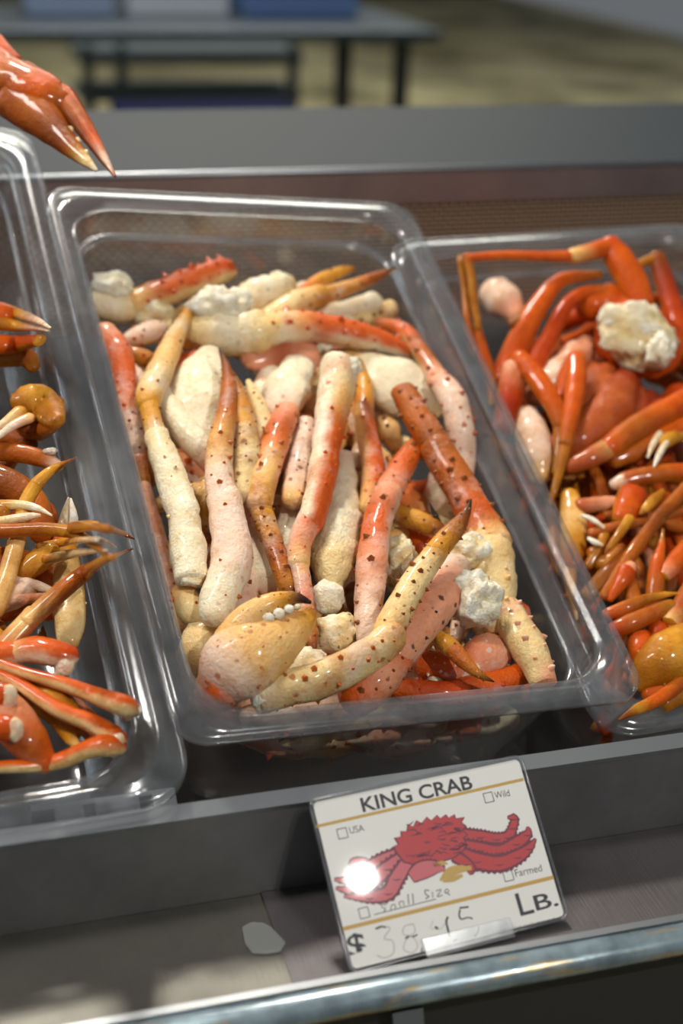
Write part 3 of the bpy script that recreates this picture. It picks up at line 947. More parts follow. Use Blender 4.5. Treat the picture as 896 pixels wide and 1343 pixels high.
K('king_crab_leg_piece', 'short red-orange leg bit under the orange spotted leg', [
    ('carpus', [(236, 500, -46, 24, 'r'), (246, 480, -44, 30, 'o'), (258, 470, -44, 24, 'r')], dict(sp=8, spc='r', sps=6, ven='o'))])
K('king_crab_shell', 'dusky pink shell under the torn white end of the middle leg', [
    ('plate', [(330, 470, -46, 40, 'p'), (366, 462, -44, 56, 'q'), (404, 470, -44, 44, 'p')], dict(flat=.5, ven='p', knob=.08))], cat='crab shell')
# the large claw in front
K('king_crab_claw', 'large cream king crab claw with pink dots and a row of white teeth', [
    ('palm', [(284, 904, -8, 60, 'p'), (303, 880, 0, 96, 's'), (330, 860, 7, 100, 'f'), (357, 845, 12, 78, 'f'), (381, 829, 15, 54, 'f'), (400, 811, 17, 34, 'y'), (411, 794, 19, 9, 'n')], dict(sp=26, spc='t', sps=7, tip='p', h=.3, ven='c', knob=.035, flat=.72, sides=26, spots=.75, d=(0, -.2, 1))),
    ('moving_finger', [(300, 842, 8, 44, 'f'), (324, 812, 18, 40, 'f'), (346, 795, 24, 31, 'f'), (368, 787, 27, 24, 'y'), (390, 784, 28, 16, 'b'), (407, 790, 28, 5, 'k')], dict(sp=22, spc='n', sps=4, ven='f', knob=.04, spots=.6)),
    ('wrist', [(276, 910, -12, 52, 'p'), (290, 902, -8, 58, 'o'), (302, 886, -4, 58, 'p')], dict(sp=12, spc='q', sps=7, ven='p', knob=.08))],
  blobs=[('tooth', 352, 810, 24, (17, 14, 14), 'm', 'm', .1), ('tooth', 366, 805, 26, (16, 16, 14), 'm', 'm', .1), ('tooth', 379, 799, 27, (14, 13, 12), 'm', 'm', .1), ('tooth', 390, 796, 27, (10, 9, 9), 'm', 'c', .1)], cat='crab claw')

# pieces buried under the top layer, filling the pan
rng = random.Random(11)
KC = ['c', 'w', 'p', 's', 'o', 'f', 'c', 'w']
for i in range(62):
    lay = i % 2
    front = i >= 46
    x = rng.uniform(-0.095, 0.095)
    y = rng.uniform(-0.205, 0.195)
    if front: y = rng.uniform(-0.212, -0.195)
    surf = -0.046 - 0.018 * (y / 0.22)
    z = surf - (0.004, 0.032)[lay] - rng.uniform(0, 0.008)
    if front: z = rng.uniform(-0.12, -0.05)
    z = max(z, -0.132)
    a = rng.uniform(0, math.pi) if lay else rng.gauss(math.radians(100), 0.9)
    if front: a = rng.gauss(0, 0.3)
    Ln = rng.uniform(0.035, 0.06)
    dx, dy = math.cos(a) * Ln, math.sin(a) * Ln
    kmain = rng.choice(KC)
    pts = []
    for u in (-1, -0.3, 0.4, 1):
        px_, py_ = x + dx * u, y + dy * u + 0.006 * math.sin(3 * u)
        px_ = max(-0.116, min(0.116, px_)); py_ = max(-0.213, min(0.213, py_))
        wp = W(floc(FC, (px_, py_, z + rng.uniform(-.004, .004))))
        k1 = rng.choice((kmain, kmain, rng.choice(KC)))
        pts.append(np.concatenate([wp, [rng.uniform(0.009, 0.0135) * (0.8 if abs(u) == 1 else 1)], PAL[k1]]))
    pts = np.array(pts)
    seedc[0] += 1
    v, f, c, sm = tube(pts, seed=seedc[0], knob=.09, ven=rng.choice('cwsf'), sides=12, step=.005)
    org = pts[np.argmin(pts[:, 2]), :3]
    t = thing('king_crab_piece', org, '%s king crab leg piece under the top layer %s' % ({'c': 'cream', 'w': 'white', 'p': 'pink', 's': 'pale pink', 'o': 'orange', 'f': 'peach'}[kmain], where_in(x, y, 0.05, 0.12)), 'crab piece', 'king crab pieces under the top layer')
    o = mk('segment', v, f, 'king', t, c)
    add_spots(o, sm, len(v), rng.choice('otn'), 0.6)
    V, F, Cc = spines_mesh(sm, 14, 0.004, rng.choice('ont'), rng, 'n')
    if V:
        so = mk('spines', V, F, 'spine', o, Cc)
        so['kind'] = 'stuff'

# small scraps wedged in the gaps of the pile
rng = random.Random(23)
CN = {'c': 'cream', 'w': 'white', 'p': 'pink', 'y': 'yellow', 'o': 'orange', 'n': 'brown', 'f': 'peach', 's': 'pale pink', 'g': 'ochre'}
spots_px = [(178, 462), (196, 446), (214, 432), (184, 500), (176, 520), (238, 470), (262, 600), (282, 640), (258, 640), (268, 720), (320, 680), (340, 500), (420, 500), (470, 600), (505, 560), (470, 460),
            (455, 760), (470, 800), (520, 700), (560, 600), (580, 690), (640, 840), (600, 820), (560, 830), (540, 780), (420, 860), (460, 840), (250, 780), (228, 720), (214, 660), (312, 790), (330, 760), (400, 470), (500, 610), (545, 640), (360, 420), (420, 400), (480, 415)]
for k, (px, py) in enumerate(spots_px):
    px += rng.uniform(-8, 8); py += rng.uniform(-8, 8)
    z = -44 - 10 * (900 - py) / 500 + rng.uniform(-6, 4)
    a = rng.uniform(0, math.pi)
    L = rng.uniform(22, 46)
    w_ = rng.uniform(20, 34)
    ck = rng.choice('cwpyonfsgcwf')
    ux, uy = math.cos(a) * L, math.sin(a) * L
    tip = rng.random() < 0.4
    l = FC[0].T @ (place(FC, px, py, z / 1000, LIMC) - FC[1])
    K('king_crab_scrap', '%s %s wedged among the king crab legs %s' % (CN[ck], 'pointed leg scrap' if tip else 'leg stub', where_in(l[0], l[1], 0.05, 0.12)), [
        ('segment', [(px - ux, py - uy, z - 6, w_ * .8, ck), (px - ux * .3, py - uy * .3, z, w_, ck), (px + ux * .4, py + uy * .4, z + 2, w_ * .85, ck), (px + ux, py + uy, z, w_ * (.12 if tip else .6), 'n' if tip else ck)],
         dict(sp=14, spc=rng.choice('nto'), sps=5, ven=rng.choice('cwf'), knob=.10, sides=12))], cat='crab piece', group='scraps in the king crab pile')

# ================================================================== LEFT BOX: golden crab claws and legs
LL = (0.192, 0.292, -0.105)
LR = (0.128, 0.236, -0.12)


def S(name, label, segs, cat='crab leg', blobs=(), fr=FL, lim=LL, group=None):
    crab(name, label, segs, fr=fr, lim=lim, cat=cat, group=group, mat='snow', blobs=blobs)


def legp(parts, **kw):
    """a smooth crab leg: consecutive jointed segments that share their end points"""
    names = ['merus', 'carpus', 'propodus', 'dactyl']
    return [(names[min(i, 3)] if len(parts) > 1 else 'propodus', p, dict(kw)) for i, p in enumerate(parts)]


sk = dict(knob=.03, ven='y', flat=.72, sides=12)
S('crab_claw', 'orange crab claw with white-tipped fingers raised over the back left heap', [
    ('palm', [(-60, 70, 95, 84, 't'), (-20, 98, 99, 92, 'o'), (24, 116, 103, 86, 't'), (58, 130, 106, 74, 'o'), (80, 138, 106, 52, 't')], dict(knob=.06, ven='n', sp=60, spc='o', sps=4, tip='y', h=.3, sides=20, free=True, d=(.3, -.8, .4))),
    ('fixed_finger', [(26, 130, 103, 70, 't'), (52, 152, 104, 58, 't'), (78, 178, 104, 38, 'n'), (100, 200, 105, 24, 'g'), (116, 214, 106, 14, 'c'), (126, 223, 106, 6, 'w')], dict(knob=.03, free=True, ven='n')),
    ('moving_finger', [(82, 128, 107, 40, 'o'), (102, 156, 108, 34, 't'), (124, 188, 108, 23, 'o'), (140, 214, 108, 13, 's'), (151, 231, 108, 4, 'q')], dict(knob=.03, free=True, ven='n', d=(.8, -.5, .5))),
    ('carpus', [(-70, 20, 96, 60, 'o'), (-30, 46, 99, 44, 'o'), (0, 66, 102, 30, 'o'), (22, 78, 104, 14, 'r')], dict(knob=.05, free=True, ven='r')),
    ('merus', [(-70, 40, 92, 60, 'o'), (-130, 110, 60, 60, 'o'), (-180, 240, 0, 56, 't'), (-190, 330, -50, 50, 't')], dict(knob=.04, free=True, ven='y'))],
  cat='crab claw', blobs=[('tooth', 92, 172, 108, (10, 14, 8), 'm', 'c', .2), ('tooth', 102, 186, 108, (9, 12, 8), 'm', 'c', .2), ('tooth', 113, 201, 108, (8, 10, 8), 'w', 'c', .2), ('knuckle', 88, 130, 112, (11, 11, 8), 'm', 's', .2)])
S('crab_claw', 'slim orange claw with frosted fingertips closed beside the back of the box wall', [
    ('palm', [(-60, 408, -8, 44, 't'), (-20, 412, -4, 42, 'o'), (6, 414, -2, 34, 'o')], dict(sk)),
    ('moving_finger', [(0, 404, 0, 18, 'o'), (26, 412, 2, 15, 'y'), (48, 420, 4, 11, 's'), (66, 430, 6, 4, 'w')], dict(sk)),
    ('fixed_finger', [(0, 424, -2, 20, 'g'), (26, 428, 0, 15, 'y'), (48, 430, 2, 10, 's'), (64, 434, 4, 4, 'w')], dict(sk))], cat='crab claw')
S('crab_leg_piece', 'cut orange leg end beneath the slim claw in the left box', legp([
    [(-40, 446, -12, 30, 'o'), (0, 452, -10, 28, 'o'), (30, 450, -9, 26, 'o'), (52, 446, -8, 20, 'r')]], ends=('round', 'cut'), cut='y', **sk))
S('crab_leg_piece', 'brown curved leg end low beside the left box wall', legp([
    [(-30, 470, -24, 36, 'n'), (10, 466, -22, 34, 'g'), (34, 468, -22, 30, 't'), (44, 482, -24, 18, 'g')]], **sk))
S('crab_claw', 'golden humped claw with slender pink-white fingers', [
    ('palm', [(74, 552, -4, 26, 'g'), (62, 536, 0, 50, 'g'), (42, 524, 4, 46, 'y'), (28, 528, 4, 34, 'g')], dict(sk, knob=.10, sp=10, spc='y', sps=6, tip='y', h=.4)),
    ('wrist', [(36, 556, -6, 40, 'n'), (58, 560, -6, 38, 't'), (72, 556, -5, 24, 't')], dict(sk, knob=.06)),
    ('moving_finger', [(28, 538, 4, 18, 'y'), (12, 550, 6, 14, 'c'), (-10, 566, 8, 8, 's')], dict(sk)),
    ('fixed_finger', [(40, 548, 4, 16, 'f'), (18, 558, 6, 13, 's'), (-12, 580, 8, 7, 'w')], dict(sk))], cat='crab claw')
S('crab_leg_piece', 'orange-brown leg lying level below the golden humped claw', legp([
    [(-40, 590, -6, 26, 't'), (20, 594, -4, 26, 't'), (58, 602, -3, 24, 't'), (78, 612, -3, 14, 's')]], **sk),
  blobs=[('joint_meat', 66, 592, 3, (18, 10, 8), 'm', 's', .3)])
S('crab_leg_piece', 'shaded reddish leg under the level orange-brown leg', legp([
    [(-40, 560, -26, 30, 'n'), (10, 572, -22, 28, 't'), (42, 584, -20, 20, 'n')],
    ], **sk))
S('crab_leg_piece', 'thin golden leg bent at the knee with its point raised to the rim', legp([
    [(-8, 800, -4, 30, 'f'), (8, 760, 2, 26, 'f'), (24, 702, 8, 24, 'f'), (34, 662, 12, 20, 'y')],
    [(30, 668, 12, 22, 'y'), (42, 644, 15, 20, 'y'), (52, 630, 17, 18, 'g')],
    [(48, 634, 17, 18, 'y'), (66, 618, 19, 14, 'y'), (84, 608, 21, 8, 'g'), (100, 600, 23, 2, 'n')]], **sk))
S('crab_claw', 'ivory-fingered claw crossing the thin bent golden leg', [
    ('palm', [(-60, 668, 6, 30, 'g'), (-20, 670, 8, 30, 'g'), (4, 672, 10, 24, 'g')], dict(sk)),
    ('moving_finger', [(0, 662, 11, 15, 'y'), (26, 662, 15, 13, 'c'), (48, 666, 18, 10, 'm'), (68, 676, 20, 3, 'm')], dict(sk, ven='w')),
    ('fixed_finger', [(0, 684, 11, 14, 'c'), (22, 680, 15, 13, 'w'), (40, 677, 18, 11, 'm'), (52, 676, 19, 5, 'm')], dict(sk, ven='w'))], cat='crab claw')
S('crab_claw', 'upright cream claw with two snow-white fingertips against the box wall', [
    ('palm', [(90, 842, -16, 30, 'c'), (92, 810, -14, 44, 'c'), (88, 770, -12, 46, 'c'), (84, 730, -10, 40, 'y'), (84, 704, -8, 28, 'o')], dict(sk, knob=.05, sp=16, spc='c', sps=4, tip='c', h=.5)),
    ('moving_finger', [(80, 706, -8, 16, 'o'), (84, 680, -6, 13, 'w'), (90, 653, -4, 3, 'm')], dict(sk, ven='w')),
    ('fixed_finger', [(94, 706, -8, 14, 'w'), (97, 680, -6, 12, 'm'), (93, 654, -4, 3, 'm')], dict(sk, ven='m'))], cat='crab claw')
S('crab_leg_piece', 'straight golden leg lying across the rim to a fine dark point', legp([
    [(-60, 690, 10, 22, 't'), (0, 696, 14, 20, 't'), (60, 694, 20, 19, 'g'), (102, 698, 24, 18, 'y')],
    [(94, 692, 24, 18, 'g'), (112, 690, 26, 19, 'g'), (124, 690, 27, 16, 'y')],
    [(120, 690, 27, 15, 'g'), (142, 694, 29, 13, 'g'), (162, 700, 30, 9, 'n'), (177, 707, 31, 2, 'k')]], **sk))
S('crab_leg_piece', 'short golden finger branching below the straight golden leg', legp([
    [(96, 698, 22, 16, 'g'), (112, 706, 22, 14, 'g'), (128, 717, 22, 11, 'g'), (144, 731, 22, 3, 'n')]], **sk))
S('crab_claw', 'narrow white-toothed claw behind the branching golden finger', [
    ('palm', [(30, 752, -2, 30, 'g'), (52, 734, 2, 34, 'y'), (68, 722, 4, 26, 'y')], dict(sk)),
    ('moving_finger', [(52, 718, 6, 14, 'g'), (90, 710, 10, 12, 'y'), (130, 708, 14, 9, 'w'), (152, 718, 16, 3, 'm')], dict(sk, ven='w')),
    ('fixed_finger', [(60, 734, 6, 15, 'g'), (96, 726, 10, 14, 'c'), (126, 722, 13, 9, 'w'), (140, 722, 14, 3, 'm')], dict(sk, ven='w'))], cat='crab claw')
S('crab_leg_piece', 'long tan leg slanting up across the cream claw', legp([
    [(-6, 862, 0, 34, 'q'), (34, 818, 6, 30, 'f'), (44, 806, 8, 28, 'f')],
    [(38, 814, 8, 28, 'f'), (80, 776, 14, 26, 't'), (116, 748, 18, 22, 't'), (136, 734, 21, 16, 'y')],
    [(132, 738, 21, 16, 'y'), (148, 730, 23, 11, 'g'), (162, 724, 24, 6, 'n'), (174, 720, 25, 2, 'b')]], **sk))
S('crab_claw', 'grey-pink closed claw low under the long tan leg', [
    ('palm', [(-10, 790, -10, 40, 'q'), (16, 782, -6, 40, 's'), (36, 776, -4, 30, 's')], dict(sk, ven='s')),
    ('moving_finger', [(22, 762, -3, 18, 's'), (48, 768, -1, 15, 's'), (72, 776, 1, 8, 'w')], dict(sk, ven='s')),
    ('fixed_finger', [(16, 786, -4, 20, 's'), (44, 784, -2, 14, 'p'), (68, 780, 0, 7, 'w')], dict(sk, ven='s'))], cat='crab claw')
S('crab_leg_piece', 'thick orange-topped claw arm with an ivory knuckle', legp([
    [(-40, 862, 0, 44, 'o'), (10, 858, 3, 44, 'o'), (26, 856, 4, 40, 'o')],
    [(16, 858, 4, 36, 'c'), (40, 852, 7, 44, 'o'), (68, 856, 8, 46, 'o'), (90, 860, 8, 36, 'r')]], knob=.05, ven='w', flat=.8, d=(.1, -1, .2), sides=14),
  blobs=[('joint_meat', 84, 874, 8, (26, 30, 20), 'w', 's', .2, 20)])
for k, (lab, pts) in enumerate([
    ('upper of three slim orange legs fanned towards the box front', [(-40, 852, 4, 18, 'o'), (20, 878, 7, 19, 'o'), (80, 896, 9, 24, 'o'), (130, 914, 10, 30, 'o'), (160, 924, 10, 36, 'o'), (172, 930, 9, 28, 'r')]),
    ('middle of three slim orange legs fanned towards the box front', [(-40, 866, 2, 18, 'o'), (20, 894, 5, 20, 'o'), (76, 930, 8, 26, 'o'), (120, 948, 9, 30, 'o'), (148, 964, 8, 34, 'o'), (158, 968, 8, 24, 'r')]),
    ('lowest of three slim orange legs along the front of the box', [(-60, 1008, 2, 18, 'o'), (0, 1006, 5, 20, 'o'), (70, 1000, 8, 26, 'o'), (118, 982, 10, 32, 'o'), (142, 976, 10, 40, 'o'), (154, 978, 9, 30, 'r')])]):
    S('crab_leg_piece', lab, [('propodus', pts, dict(knob=.03, ven='c', flat=.8, sides=14, edge=(-.05, .65), d=(.25, -1, .15)))],
      blobs=[('joint', pts[-1][0] - 4, pts[-1][1] + 4, pts[-1][2] + 4, (18, 24, 14), 'w', 's', .15, 20)])
S('crab_leg_piece', 'fat pink-orange leg segment at the front of the left box', legp([
    [(-50, 900, 2, 56, 'q'), (0, 930, 4, 66, 'p'), (34, 968, 4, 60, 'q'), (60, 1000, 2, 34, 'o')]], knob=.04, ven='p', flat=.85, sides=16, d=(.4, -.8, .4)))
for k, (a, b) in enumerate([((4, 912), 'round ivory-ended orange leg stump above the fat pink segment'), ((12, 955), 'round ivory-ended orange leg stump on the fat pink segment')]):
    S('crab_leg_piece', b, [('merus', [(a[0] - 60, a[1] - 6, 10, 34, 'o'), (a[0] - 20, a[1] - 2, 14, 36, 'o'), (a[0], a[1], 16, 34, 'o')], dict(knob=.03, ven='o', sides=14))],
      blobs=[('joint', a[0] + 8, a[1] + 2, 18, (22, 34, 18), 'w', 's', .12)])
S('crab_claw', 'golden bumpy claw between the fanned orange legs', [
    ('palm', [(36, 906, -6, 34, 'g'), (62, 916, -3, 50, 'y'), (84, 936, -3, 44, 'g'), (96, 960, -5, 30, 'g')], dict(sk, knob=.10, sp=12, spc='y', sps=5, tip='y', h=.5)),
    ('finger', [(80, 946, -4, 26, 'g'), (94, 970, -4, 18, 'y'), (106, 982, -4, 8, 'c')], dict(sk))], cat='crab claw')
S('crab_leg_piece', 'pale orange leg beneath the fanned orange legs', legp([
    [(88, 925, -14, 34, 'p'), (112, 945, -14, 34, 'q'), (126, 965, -14, 30, 'q'), (130, 985, -16, 20, 'o')]], **sk))
S('crab_leg_piece', 'brown leg base behind the ivory-fingered claw', legp([
    [(-30, 620, -8, 40, 't'), (10, 634, -6, 42, 'n'), (44, 660, -8, 40, 't'), (56, 700, -12, 34, 't')]], **sk))
S('crab_leg_piece', 'rust-red leg knee behind the thin bent golden leg', legp([
    [(20, 690, -16, 34, 'l'), (46, 668, -12, 36, 'r'), (62, 680, -14, 30, 'o'), (66, 720, -18, 26, 'o')]], **sk))
S('crab_leg_piece', 'orange leg base under the long tan leg', legp([
    [(-30, 740, -8, 50, 't'), (10, 740, -8, 50, 't'), (50, 752, -12, 44, 't'), (66, 800, -18, 36, 'o')]], **sk))

rng = random.Random(5)


def filler(n, fr, xr, yr, zf, rad, cols, vens, nm, lab, cat, grp, ang, lng, taper=True, clampx=0.19, clampy=0.29, seed=3, what='pan'):
    rg = random.Random(seed)
    for i in range(n):
        x, y = rg.uniform(*xr), rg.uniform(*yr)
        z = zf(x, y, rg)
        a = rg.gauss(*ang)
        Ln = rg.uniform(*lng)
        lift = rg.uniform(-.012, .016)
        rr = rg.uniform(*rad)
        c0, v0 = rg.choice(cols), rg.choice(vens)
        bend = rg.uniform(-.35, .35)
        def pt(u, r, ck):
            aa = a + bend * u
            px_ = max(-clampx, min(clampx, x + math.cos(aa) * Ln * u))
            py_ = max(-clampy, min(clampy, y + math.sin(aa) * Ln * u))
            return np.concatenate([W(floc(fr, (px_, py_, z + lift * u))), [r], PAL[ck]])
        s1 = np.array([pt(-1, rr * .9, c0), pt(-.6, rr, c0), pt(0.0, rr * .95, c0), pt(.25, rr * .8, c0)])
        s2 = np.array([pt(.2, rr * .85, c0), pt(.5, rr * .7, c0), pt(.8, rr * .45, 'g' if taper else c0), pt(1.0, rr * .08 if taper else rr * .4, 'n')])
        org = s1[np.argmin(s1[:, 2]), :3]
        t = thing(nm, org, lab % {'c': {'o': 'orange', 't': 'tan', 'g': 'golden', 'y': 'yellow', 'n': 'brown', 'q': 'rosy', 'r': 'red-orange', 'l': 'dark red', 'p': 'pink'}[c0], 'w': where_in(x, y, clampx * .4, clampy * .5)}, cat, grp)
        for pn, s in (('propodus', s1), ('dactyl', s2)):
            seedc[0] += 1
            v, f, c, sm = tube(s, seed=seedc[0], knob=.04, ven=v0, sides=10, step=.006, flat=.75)
            mk(pn, v, f, 'snow', t, c)


filler(96, FL, (0.03, 0.135), (-0.255, 0.22), lambda x, y, r: -0.016 - r.uniform(0, .07), (.006, .0115),
       'ottgynqt', 'yyfcg', 'crab_leg_piece', '%(c)s crab leg heaped deep in the ridged box %(w)s', 'crab leg', 'crab legs heaped in the ridged box',
       (0.2, 0.9), (.04, .065), clampx=.165, clampy=.28, seed=21)
filler(30, FL, (-0.16, 0.03), (-0.255, 0.25), lambda x, y, r: -0.010 - r.uniform(0, .06) + max(0, -x - .02) * 0.35, (.008, .013),
       'ottgynq', 'yyfc', 'crab_leg_piece', '%(c)s crab leg piled on the far side of the ridged box %(w)s', 'crab leg', 'crab legs on the far side of the ridged box',
       (0.2, 0.9), (.05, .075), seed=22)

# ================================================================== RIGHT PAN: bright orange crab sections
def Rr(name, label, segs, cat='crab leg', blobs=(), lim=LR, group=None):
    crab(name, label, segs, fr=FR, lim=lim, cat=cat, group=group, mat='snow', blobs=blobs)


ok = dict(knob=.04, ven='y', flat=.75, sides=12, free=True)
Rr('crab_section', 'bright orange crab body section with a white meat face and long folded legs', [
    ('body_shell', [(772, 400, 6, 44, 'o'), (800, 398, 6, 56, 'o'), (830, 416, 4, 60, 'r'), (868, 448, 0, 60, 'l')], dict(knob=.10, ven='r', free=True)),
    ('body', [(715, 480, -24, 60, 'q'), (750, 505, -20, 100, 'q'), (800, 545, -22, 130, 'q'), (850, 560, -22, 100, 'l')], dict(knob=.16, ven='p', free=True, flat=.5, sides=22)),
    ('body_lobe', [(700, 520, -14, 30, 'p'), (724, 500, -8, 44, 's'), (752, 470, -4, 40, 'p'), (770, 450, -4, 26, 'p')], dict(knob=.12, ven='p', free=True)),
    ('body_lobe', [(730, 590, -14, 40, 'q'), (768, 570, -8, 56, 'q'), (806, 530, -4, 56, 'q'), (820, 500, -2, 40, 'l')], dict(knob=.12, ven='q', free=True)),
    ('body_lobe', [(800, 600, -18, 40, 'l'), (830, 580, -10, 50, 'q'), (870, 545, -6, 46, 'l'), (896, 520, -4, 40, 'r')], dict(knob=.12, ven='q', free=True)),
    ('leg', [(842, 398, 20, 36, 'o'), (828, 366, 28, 42, 'o'), (812, 340, 34, 40, 'o'), (800, 322, 38, 32, 'r')], dict(ok)),
    ('leg_knee', [(806, 322, 38, 26, 'o'), (782, 328, 40, 24, 'o'), (752, 336, 42, 22, 'f')], dict(ok)),
    ('leg_shin', [(756, 336, 42, 17, 'o'), (710, 336, 44, 14, 'o'), (660, 335, 46, 13, 'o'), (616, 338, 47, 12, 'o')], dict(ok)),
    ('leg_tip', [(612, 336, 47, 12, 't'), (618, 360, 40, 12, 'g'), (622, 395, 30, 11, 'g'), (628, 430, 20, 9, 'g')], dict(ok, ven='g')),
    ('leg', [(700, 480, -4, 30, 'r'), (722, 440, 6, 24, 'r'), (742, 402, 14, 20, 'r'), (766, 384, 18, 17, 'o'), (806, 380, 18, 16, 't')], dict(ok)),
    ('leg', [(660, 500, -10, 40, 'r'), (682, 446, 2, 34, 'o'), (706, 402, 12, 28, 'o'), (736, 368, 20, 20, 'o'), (786, 360, 22, 12, 'g')], dict(ok)),
    ('leg', [(908, 470, 0, 34, 'r'), (888, 420, 12, 30, 'r'), (872, 370, 20, 28, 'l'), (862, 338, 26, 24, 'n')], dict(ok)),
    ('leg_shin', [(866, 338, 26, 18, 't'), (846, 344, 26, 14, 'g'), (822, 356, 24, 10, 'g')], dict(ok))],
   cat='crab section', blobs=[('meat', 836, 440, 22, (100, 80, 30), 'w', 'c', .30, 30), ('meat', 806, 418, 26, (40, 36, 24), 'm', 'w', .35), ('meat', 846, 430, 28, (46, 34, 24), 'm', 'w', .35), ('meat', 866, 460, 24, (36, 40, 24), 'm', 'w', .35), ('shell_rim', 838, 446, 10, (120, 100, 30), 'o', 'r', .12, 30)], lim=None)
Rr('crab_leg_piece', 'slender brown leg tips hanging in the back left corner of the orange pan', [
    ('propodus', [(604, 338, 40, 10, 'g'), (610, 380, 28, 11, 'g'), (614, 424, 16, 12, 't'), (622, 460, 4, 14, 't')], dict(ok, ven='g')),
    ('dactyl', [(624, 430, 12, 16, 't'), (634, 466, 2, 18, 'o'), (644, 496, -6, 16, 't'), (646, 530, -14, 10, 'g')], dict(ok))], lim=None)
Rr('crab_leg_piece', 'pale pink rounded leg knuckle behind the brown leg tips', [
    ('carpus', [(650, 384, -10, 48, 's'), (662, 396, -10, 50, 's'), (676, 412, -10, 30, 'p'), (690, 430, -12, 28, 'f')], dict(knob=.05, ven='s', free=True))], lim=None)
Rr('crab_leg_piece', 'curved brown leg crossing before the pink knuckle', [
    ('dactyl', [(672, 425, 8, 12, 'n'), (690, 416, 10, 12, 'g'), (708, 414, 10, 9, 'g'), (720, 416, 8, 3, 'n')], dict(ok))], lim=None)
Rr('crab_leg_piece', 'orange folded leg reaching up from the pan wall to a bent knee', [
    ('merus', [(662, 560, -12, 30, 'l'), (668, 520, -4, 34, 'r'), (674, 484, 4, 32, 'p')], dict(ok)),
    ('propodus', [(682, 470, 10, 26, 'o'), (704, 496, 10, 30, 'o'), (724, 526, 8, 28, 'o'), (736, 556, 4, 22, 't')], dict(ok)),
    ('dactyl', [(734, 550, 4, 18, 't'), (734, 586, -2, 15, 'g'), (728, 620, -10, 8, 'g')], dict(ok))], lim=None)
Rr('crab_leg_piece', 'orange leg standing upright in front of the pink crab body', [
    ('merus', [(738, 520, 0, 22, 'r'), (744, 494, 6, 24, 'o'), (754, 474, 12, 24, 'o')], dict(ok)),
    ('propodus', [(756, 470, 12, 26, 'o'), (756, 500, 12, 28, 'o'), (750, 540, 10, 24, 'o'), (742, 580, 6, 20, 't')], dict(ok)),
    ('dactyl', [(744, 572, 6, 18, 't'), (736, 610, 0, 14, 'g'), (728, 640, -6, 10, 'g'), (722, 660, -12, 6, 'g')], dict(ok))], lim=None)
Rr('crab_leg_piece', 'frosty pink leg joint squeezed against the shared pan wall', [
    ('carpus', [(690, 548, -14, 40, 's'), (698, 570, -12, 48, 's'), (704, 600, -14, 46, 's'), (708, 625, -18, 30, 'f')], dict(knob=.08, ven='s', free=True))], lim=None)
Rr('crab_leg_piece', 'pair-edged orange leg slanting out from the right end of the pile', [
    ('merus', [(930, 512, 16, 34, 'o'), (880, 536, 14, 34, 'o'), (830, 564, 10, 34, 't'), (800, 586, 6, 30, 'o')], dict(ok)),
    ('propodus', [(806, 582, 6, 28, 'f'), (776, 600, 2, 28, 'q'), (746, 612, -4, 22, 'q')], dict(ok))], lim=None)
Rr('crab_leg_piece', 'second orange leg lying just below the slanting pair-edged leg', [
    ('merus', [(930, 545, 8, 30, 'o'), (880, 566, 6, 30, 'o'), (836, 590, 2, 28, 't'), (806, 604, -2, 22, 't')], dict(ok))], lim=None)
Rr('crab_claw', 'flat orange claw pressed against the clear wall with its point down', [
    ('palm', [(748, 650, -10, 26, 'y'), (752, 680, -10, 36, 'f'), (752, 712, -12, 36, 'y'), (750, 740, -16, 26, 't')], dict(ok)),
    ('finger', [(748, 730, -16, 24, 't'), (748, 764, -20, 16, 'y'), (752, 790, -24, 10, 'y'), (757, 812, -28, 3, 'c')], dict(ok))], cat='crab claw', lim=None)
Rr('crab_claw', 'small crab claw with two chalk-white prongs in the orange tangle', [
    ('palm', [(900, 560, 4, 28, 'f'), (880, 572, 6, 26, 'y'), (868, 582, 8, 18, 'y')], dict(ok)),
    ('moving_finger', [(866, 568, 10, 9, 'w'), (856, 584, 12, 8, 'm'), (850, 600, 12, 3, 'm')], dict(ok, ven='m')),
    ('fixed_finger', [(874, 580, 10, 9, 'w'), (864, 598, 12, 8, 'm'), (858, 612, 12, 3, 'm')], dict(ok, ven='m'))], cat='crab claw', lim=None)
